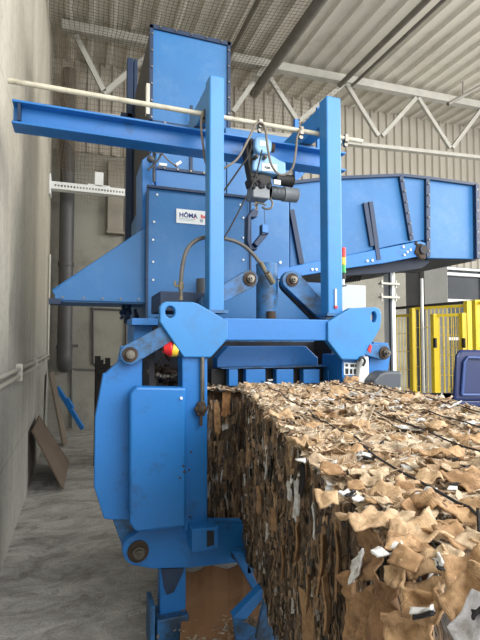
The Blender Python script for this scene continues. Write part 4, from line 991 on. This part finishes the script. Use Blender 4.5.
endflap([E(398,585,.505), E(433,585,.47), E(430,622,.455), E(403,618,.48)], .02, lin((182,148,110)))
endflap([E(438,600,.45), E(470,560,.46), E(500,570,.43), E(478,668,.41)], .01, lin((190,156,118)))
endflap([E(368,575,.58), E(392,590,.53), E(385,668,.50), E(362,668,.56)], .01, lin((138,106,76)))
endflap([E(350,600,.62), E(370,575,.58), E(366,668,.55), E(345,668,.60)], .012, lin((150,118,86)))
endflap([E(440,555,.50), E(482,545,.49), E(490,575,.46), E(446,590,.47)], .01, tan)
endflap([E(400,555,.56), E(440,538,.54), E(448,560,.50), E(405,575,.52)], .012, tan2)
endflap([E(352,520,.66), E(378,535,.60), E(378,580,.58), E(356,580,.63)], .012, lin((154,122,90)))
endflap([E(342,575,.66), E(357,560,.63), E(352,640,.60), E(340,640,.64)], .01, lin((158,124,90)))
wh = endflap([E(409,606,.473), E(433,604,.446), E(433,611,.440), E(411,615,.466)], .012, wht, 'paper_tape', 'white tape across a flattened carton', .002)
endflap([E(412,613,.466), E(433,610,.438), E(433,616,.434), E(414,620,.462)], .012, blk, 'dark_scrap', 'black stripe across a flattened carton', .002)
lb_ = endflap([E(447,628,.425), E(474,590,.432), E(500,600,.40), E(468,668,.392)], .006, lin((214,216,226)), 'shipping_label', 'white shipping label with black marks', .002)
endflap([E(472,612,.412), E(486,600,.408), E(486,606,.404), E(474,620,.405)], .004, blk, 'dark_scrap', 'black smear on the shipping label', .002)
endflap([E(389,553,.55), E(402,549,.53), E(404,553,.525), E(396,562,.54)], .006, wht, 'paper_scrap', 'white paper scrap', .002)
endflap([E(434,560,.50), E(440,552,.49), E(442,562,.48), E(439,570,.482)], .004, wht, 'paper_scrap', 'white paper scrap', .002)
endflap([E(437,562,.49), E(442,566,.475), E(442,570,.47), E(437,569,.48)], .004, blk, 'dark_scrap', 'black plastic scrap', .002)
endflap([E(352,560,.63), E(364,548,.60), E(360,575,.60), E(350,585,.63)], .006, wht, 'paper_scrap', 'white paper scrap', .004)
# second bale inside the press
bale2 = thing('cardboard_bale', B2.P(B2.L/2, B2.w/2, Zb), 'second cardboard bale still inside press mouth, behind the left post', 'bale')
b = NB(); box(b, .76, 1.5, 2.72, 3.1, Zb+.015, Zt-.05); obj('bale_core', b, MATS['bale_core_cardboard'], bale2)
its = []
for _ in range(900):
    z = random.uniform(Zb, Zt-.13); x = .75+random.uniform(-.01,.2); fr = random.random()
    p = Vector((x, 2.69+random.uniform(-.02,.03), z)) if fr < .6 else Vector((.745+random.uniform(-.01,.02), random.uniform(2.68,3.1), z))
    v = (Vector((0,0,1))+Vector((random.gauss(0,.1), random.gauss(0,.1), 0))).normalized(); th_ = random.uniform(-1.4,1.4); u = Vector((math.cos(th_), math.sin(th_), 0)); u = (u-v*u.dot(v)).normalized()
    cc = ccol(False); its.append((p, u, v, u.cross(v), random.uniform(.015,.035), random.uniform(.05,.14), random.uniform(-.4,.4), 0, .12, cc))
for _ in range(300):
    p = Vector((random.uniform(.745,1.45), random.uniform(2.64,3.0), Zt-.04+random.uniform(-.01,.01))); u = Vector((1, random.gauss(0,.4), random.gauss(0,.2))).normalized(); v = Vector((0,0,1)).cross(u).normalized()
    its.append((p, u, v, u.cross(v), random.uniform(.04,.09), random.uniform(.03,.06), random.uniform(-.4,.4), 0, .12, ccol(True)))
flakes_obj('compressed_side_layer', its, bale2, .002, 'stuff')
# big panel in the second bale
its = [(Y(226,403,2.66), Vector((.95,-.1,.1)).normalized(), Vector((.05,0,1)).normalized(), Vector((0,-1,0)), .06, .17, .1, 0, .04, lin((176,130,86)))]
flakes_obj('cardboard_flap', its, bale2, .004)
its = [(Y(217,418,2.655), Vector((.9,-.4,0)).normalized(), Vector((-.05,0,1)).normalized(), Vector((0,-1,0)),   .035, .2, .2, 0, .04, lin((196,154,108)))]
flakes_obj('cardboard_flap', its, bale2, .004)
its = [(Y(225,427,2.65), Vector((.95,-.1,.2)).normalized(), Vector((0,0,1)), Vector((0,-1,0)), .045, .035, .1, 0, .02, lin((210,210,205)))]
flakes_obj('paper_scrap', its, bale2, .002, None, 'white paper scrap')
# ================================================================== cardboard sheet & shreds under the frame
b = NB()
lo = [Z(180,640,.01), Z(262,640,.01)]
outline = [Y(a, c_, 2.62) for a, c_ in ((186,574),(196,570),(240,563),(254,590),(262,640))]
g = []
pts_top = [(183,590),(187,574),(197,570),(215,567),(240,564),(250,575),(258,592)]
n = 10
fr = [Y(178+8.4*i, 632-1.0*math.sin(i), 2.32) for i in range(n+1)]
for p in fr: p.z = .012
tp = [Y(184+7.2*i, 572-.9*i+(3*math.sin(i*1.3)), 2.66) for i in range(n+1)]
V_ = []
for j in range(9):
    row = []
    for i in range(n+1):
        p = fr[i].lerp(tp[i], j/8); p.z -= .03*math.sin(math.pi*j/8) if j else 0; p.y += .015*noise.noise(p*7); p.z = max(p.z, .012)
        if j == 6: p.y -= .006
        row.append(b.verts.new(p))
    V_.append(row)
for j in range(8):
    for i in range(n): b.faces.new((V_[j][i], V_[j][i+1], V_[j+1][i+1], V_[j+1][i]))
cs = obj('cardboard_sheet', b, cardsheet); tag(cs, 'large brown cardboard sheet leaning under the press next to its foot', 'cardboard'); sd = cs.modifiers.new('t', 'SOLIDIFY'); sd.thickness = .006
LOC['__'] = Vector((.8, 2.2, 0))
its = []
for _ in range(520):
    if random.random() < .8:
        px = random.gauss(225, 26); py = random.gauss(628, 12); p = Z(px, max(600, py), .012+random.random()*.03)
        if p.y > 2.62 or p.x < .5 and random.random() < .7: continue
        if p.y > 2.33: p.z += (p.y-2.33)*.35
    else: p = Vector((random.uniform(.3,1.3), random.uniform(1.0,2.5), .008))
    a = random.uniform(0,6.28); u = Vector((math.cos(a), math.sin(a), random.gauss(0,.15))).normalized(); v = up.cross(u).normalized()
    its.append((p, u, v, up, random.uniform(.015,.05), random.uniform(.008,.02), random.uniform(-.4,.4), 0, .1, tuple(x*.75 for x in ccol(True))))
sh = flakes_obj('cardboard_shreds', its, None, .0012); sh.location = LOC['__']; tag(sh, 'small cardboard shreds scattered on the floor under the bale', 'debris', None, 'stuff')
its = []
LOC['__'] = Y(252, 622, 2.12)
for _ in range(60):
    t = random.random(); p = Y(238+22*t, 616+16*t, 2.05+random.uniform(.02,.18)); p.z += .01+random.uniform(0,.02)
    a = random.uniform(0,6.28); u = Vector((math.cos(a), math.sin(a), random.gauss(0,.3))).normalized(); v = up.cross(u).normalized()
    its.append((p, u, v, up, random.uniform(.02,.045), random.uniform(.008,.02), .2, 0, .1, tuple(x*.7 for x in ccol(True))))
sh = flakes_obj('cardboard_shreds', its, None, .0012); sh.location = LOC['__']; tag(sh, 'cardboard shreds caught in the blue V-shaped foot under the bale', 'debris', None, 'stuff')
# ================================================================== LIGHT
wld = bpy.data.worlds.new('world'); S.world = wld; wld.use_nodes = True
bg = wld.node_tree.nodes['Background']; bg.inputs[0].default_value = (.95, .97, 1, 1); bg.inputs[1].default_value = 2.1
def area(name, loc, target, sx, sy, power, color):
    l = bpy.data.lights.new(name, 'AREA'); l.shape = 'RECTANGLE'; l.size = sx; l.size_y = sy; l.energy = power; l.color = color
    o = bpy.data.objects.new(name, l); COL.objects.link(o); o.location = loc; o.rotation_euler = (Vector(target)-Vector(loc)).to_track_quat('-Z', 'Y').to_euler(); return o
area('door_light', (3.5, -3.2, 5.2), (1.2, 3.5, 1.4), 5, 4, 380, (1, .98, .94))
area('right_fill', (9.5, 1.5, 5.0), (1.5, 3.5, 1.5), 4, 4, 520, (1, .97, .92))  # unseen lamp added on the right to brighten the left wall
S.view_settings.view_transform = 'Standard'; S.view_settings.look = 'None'; S.view_settings.exposure = .27
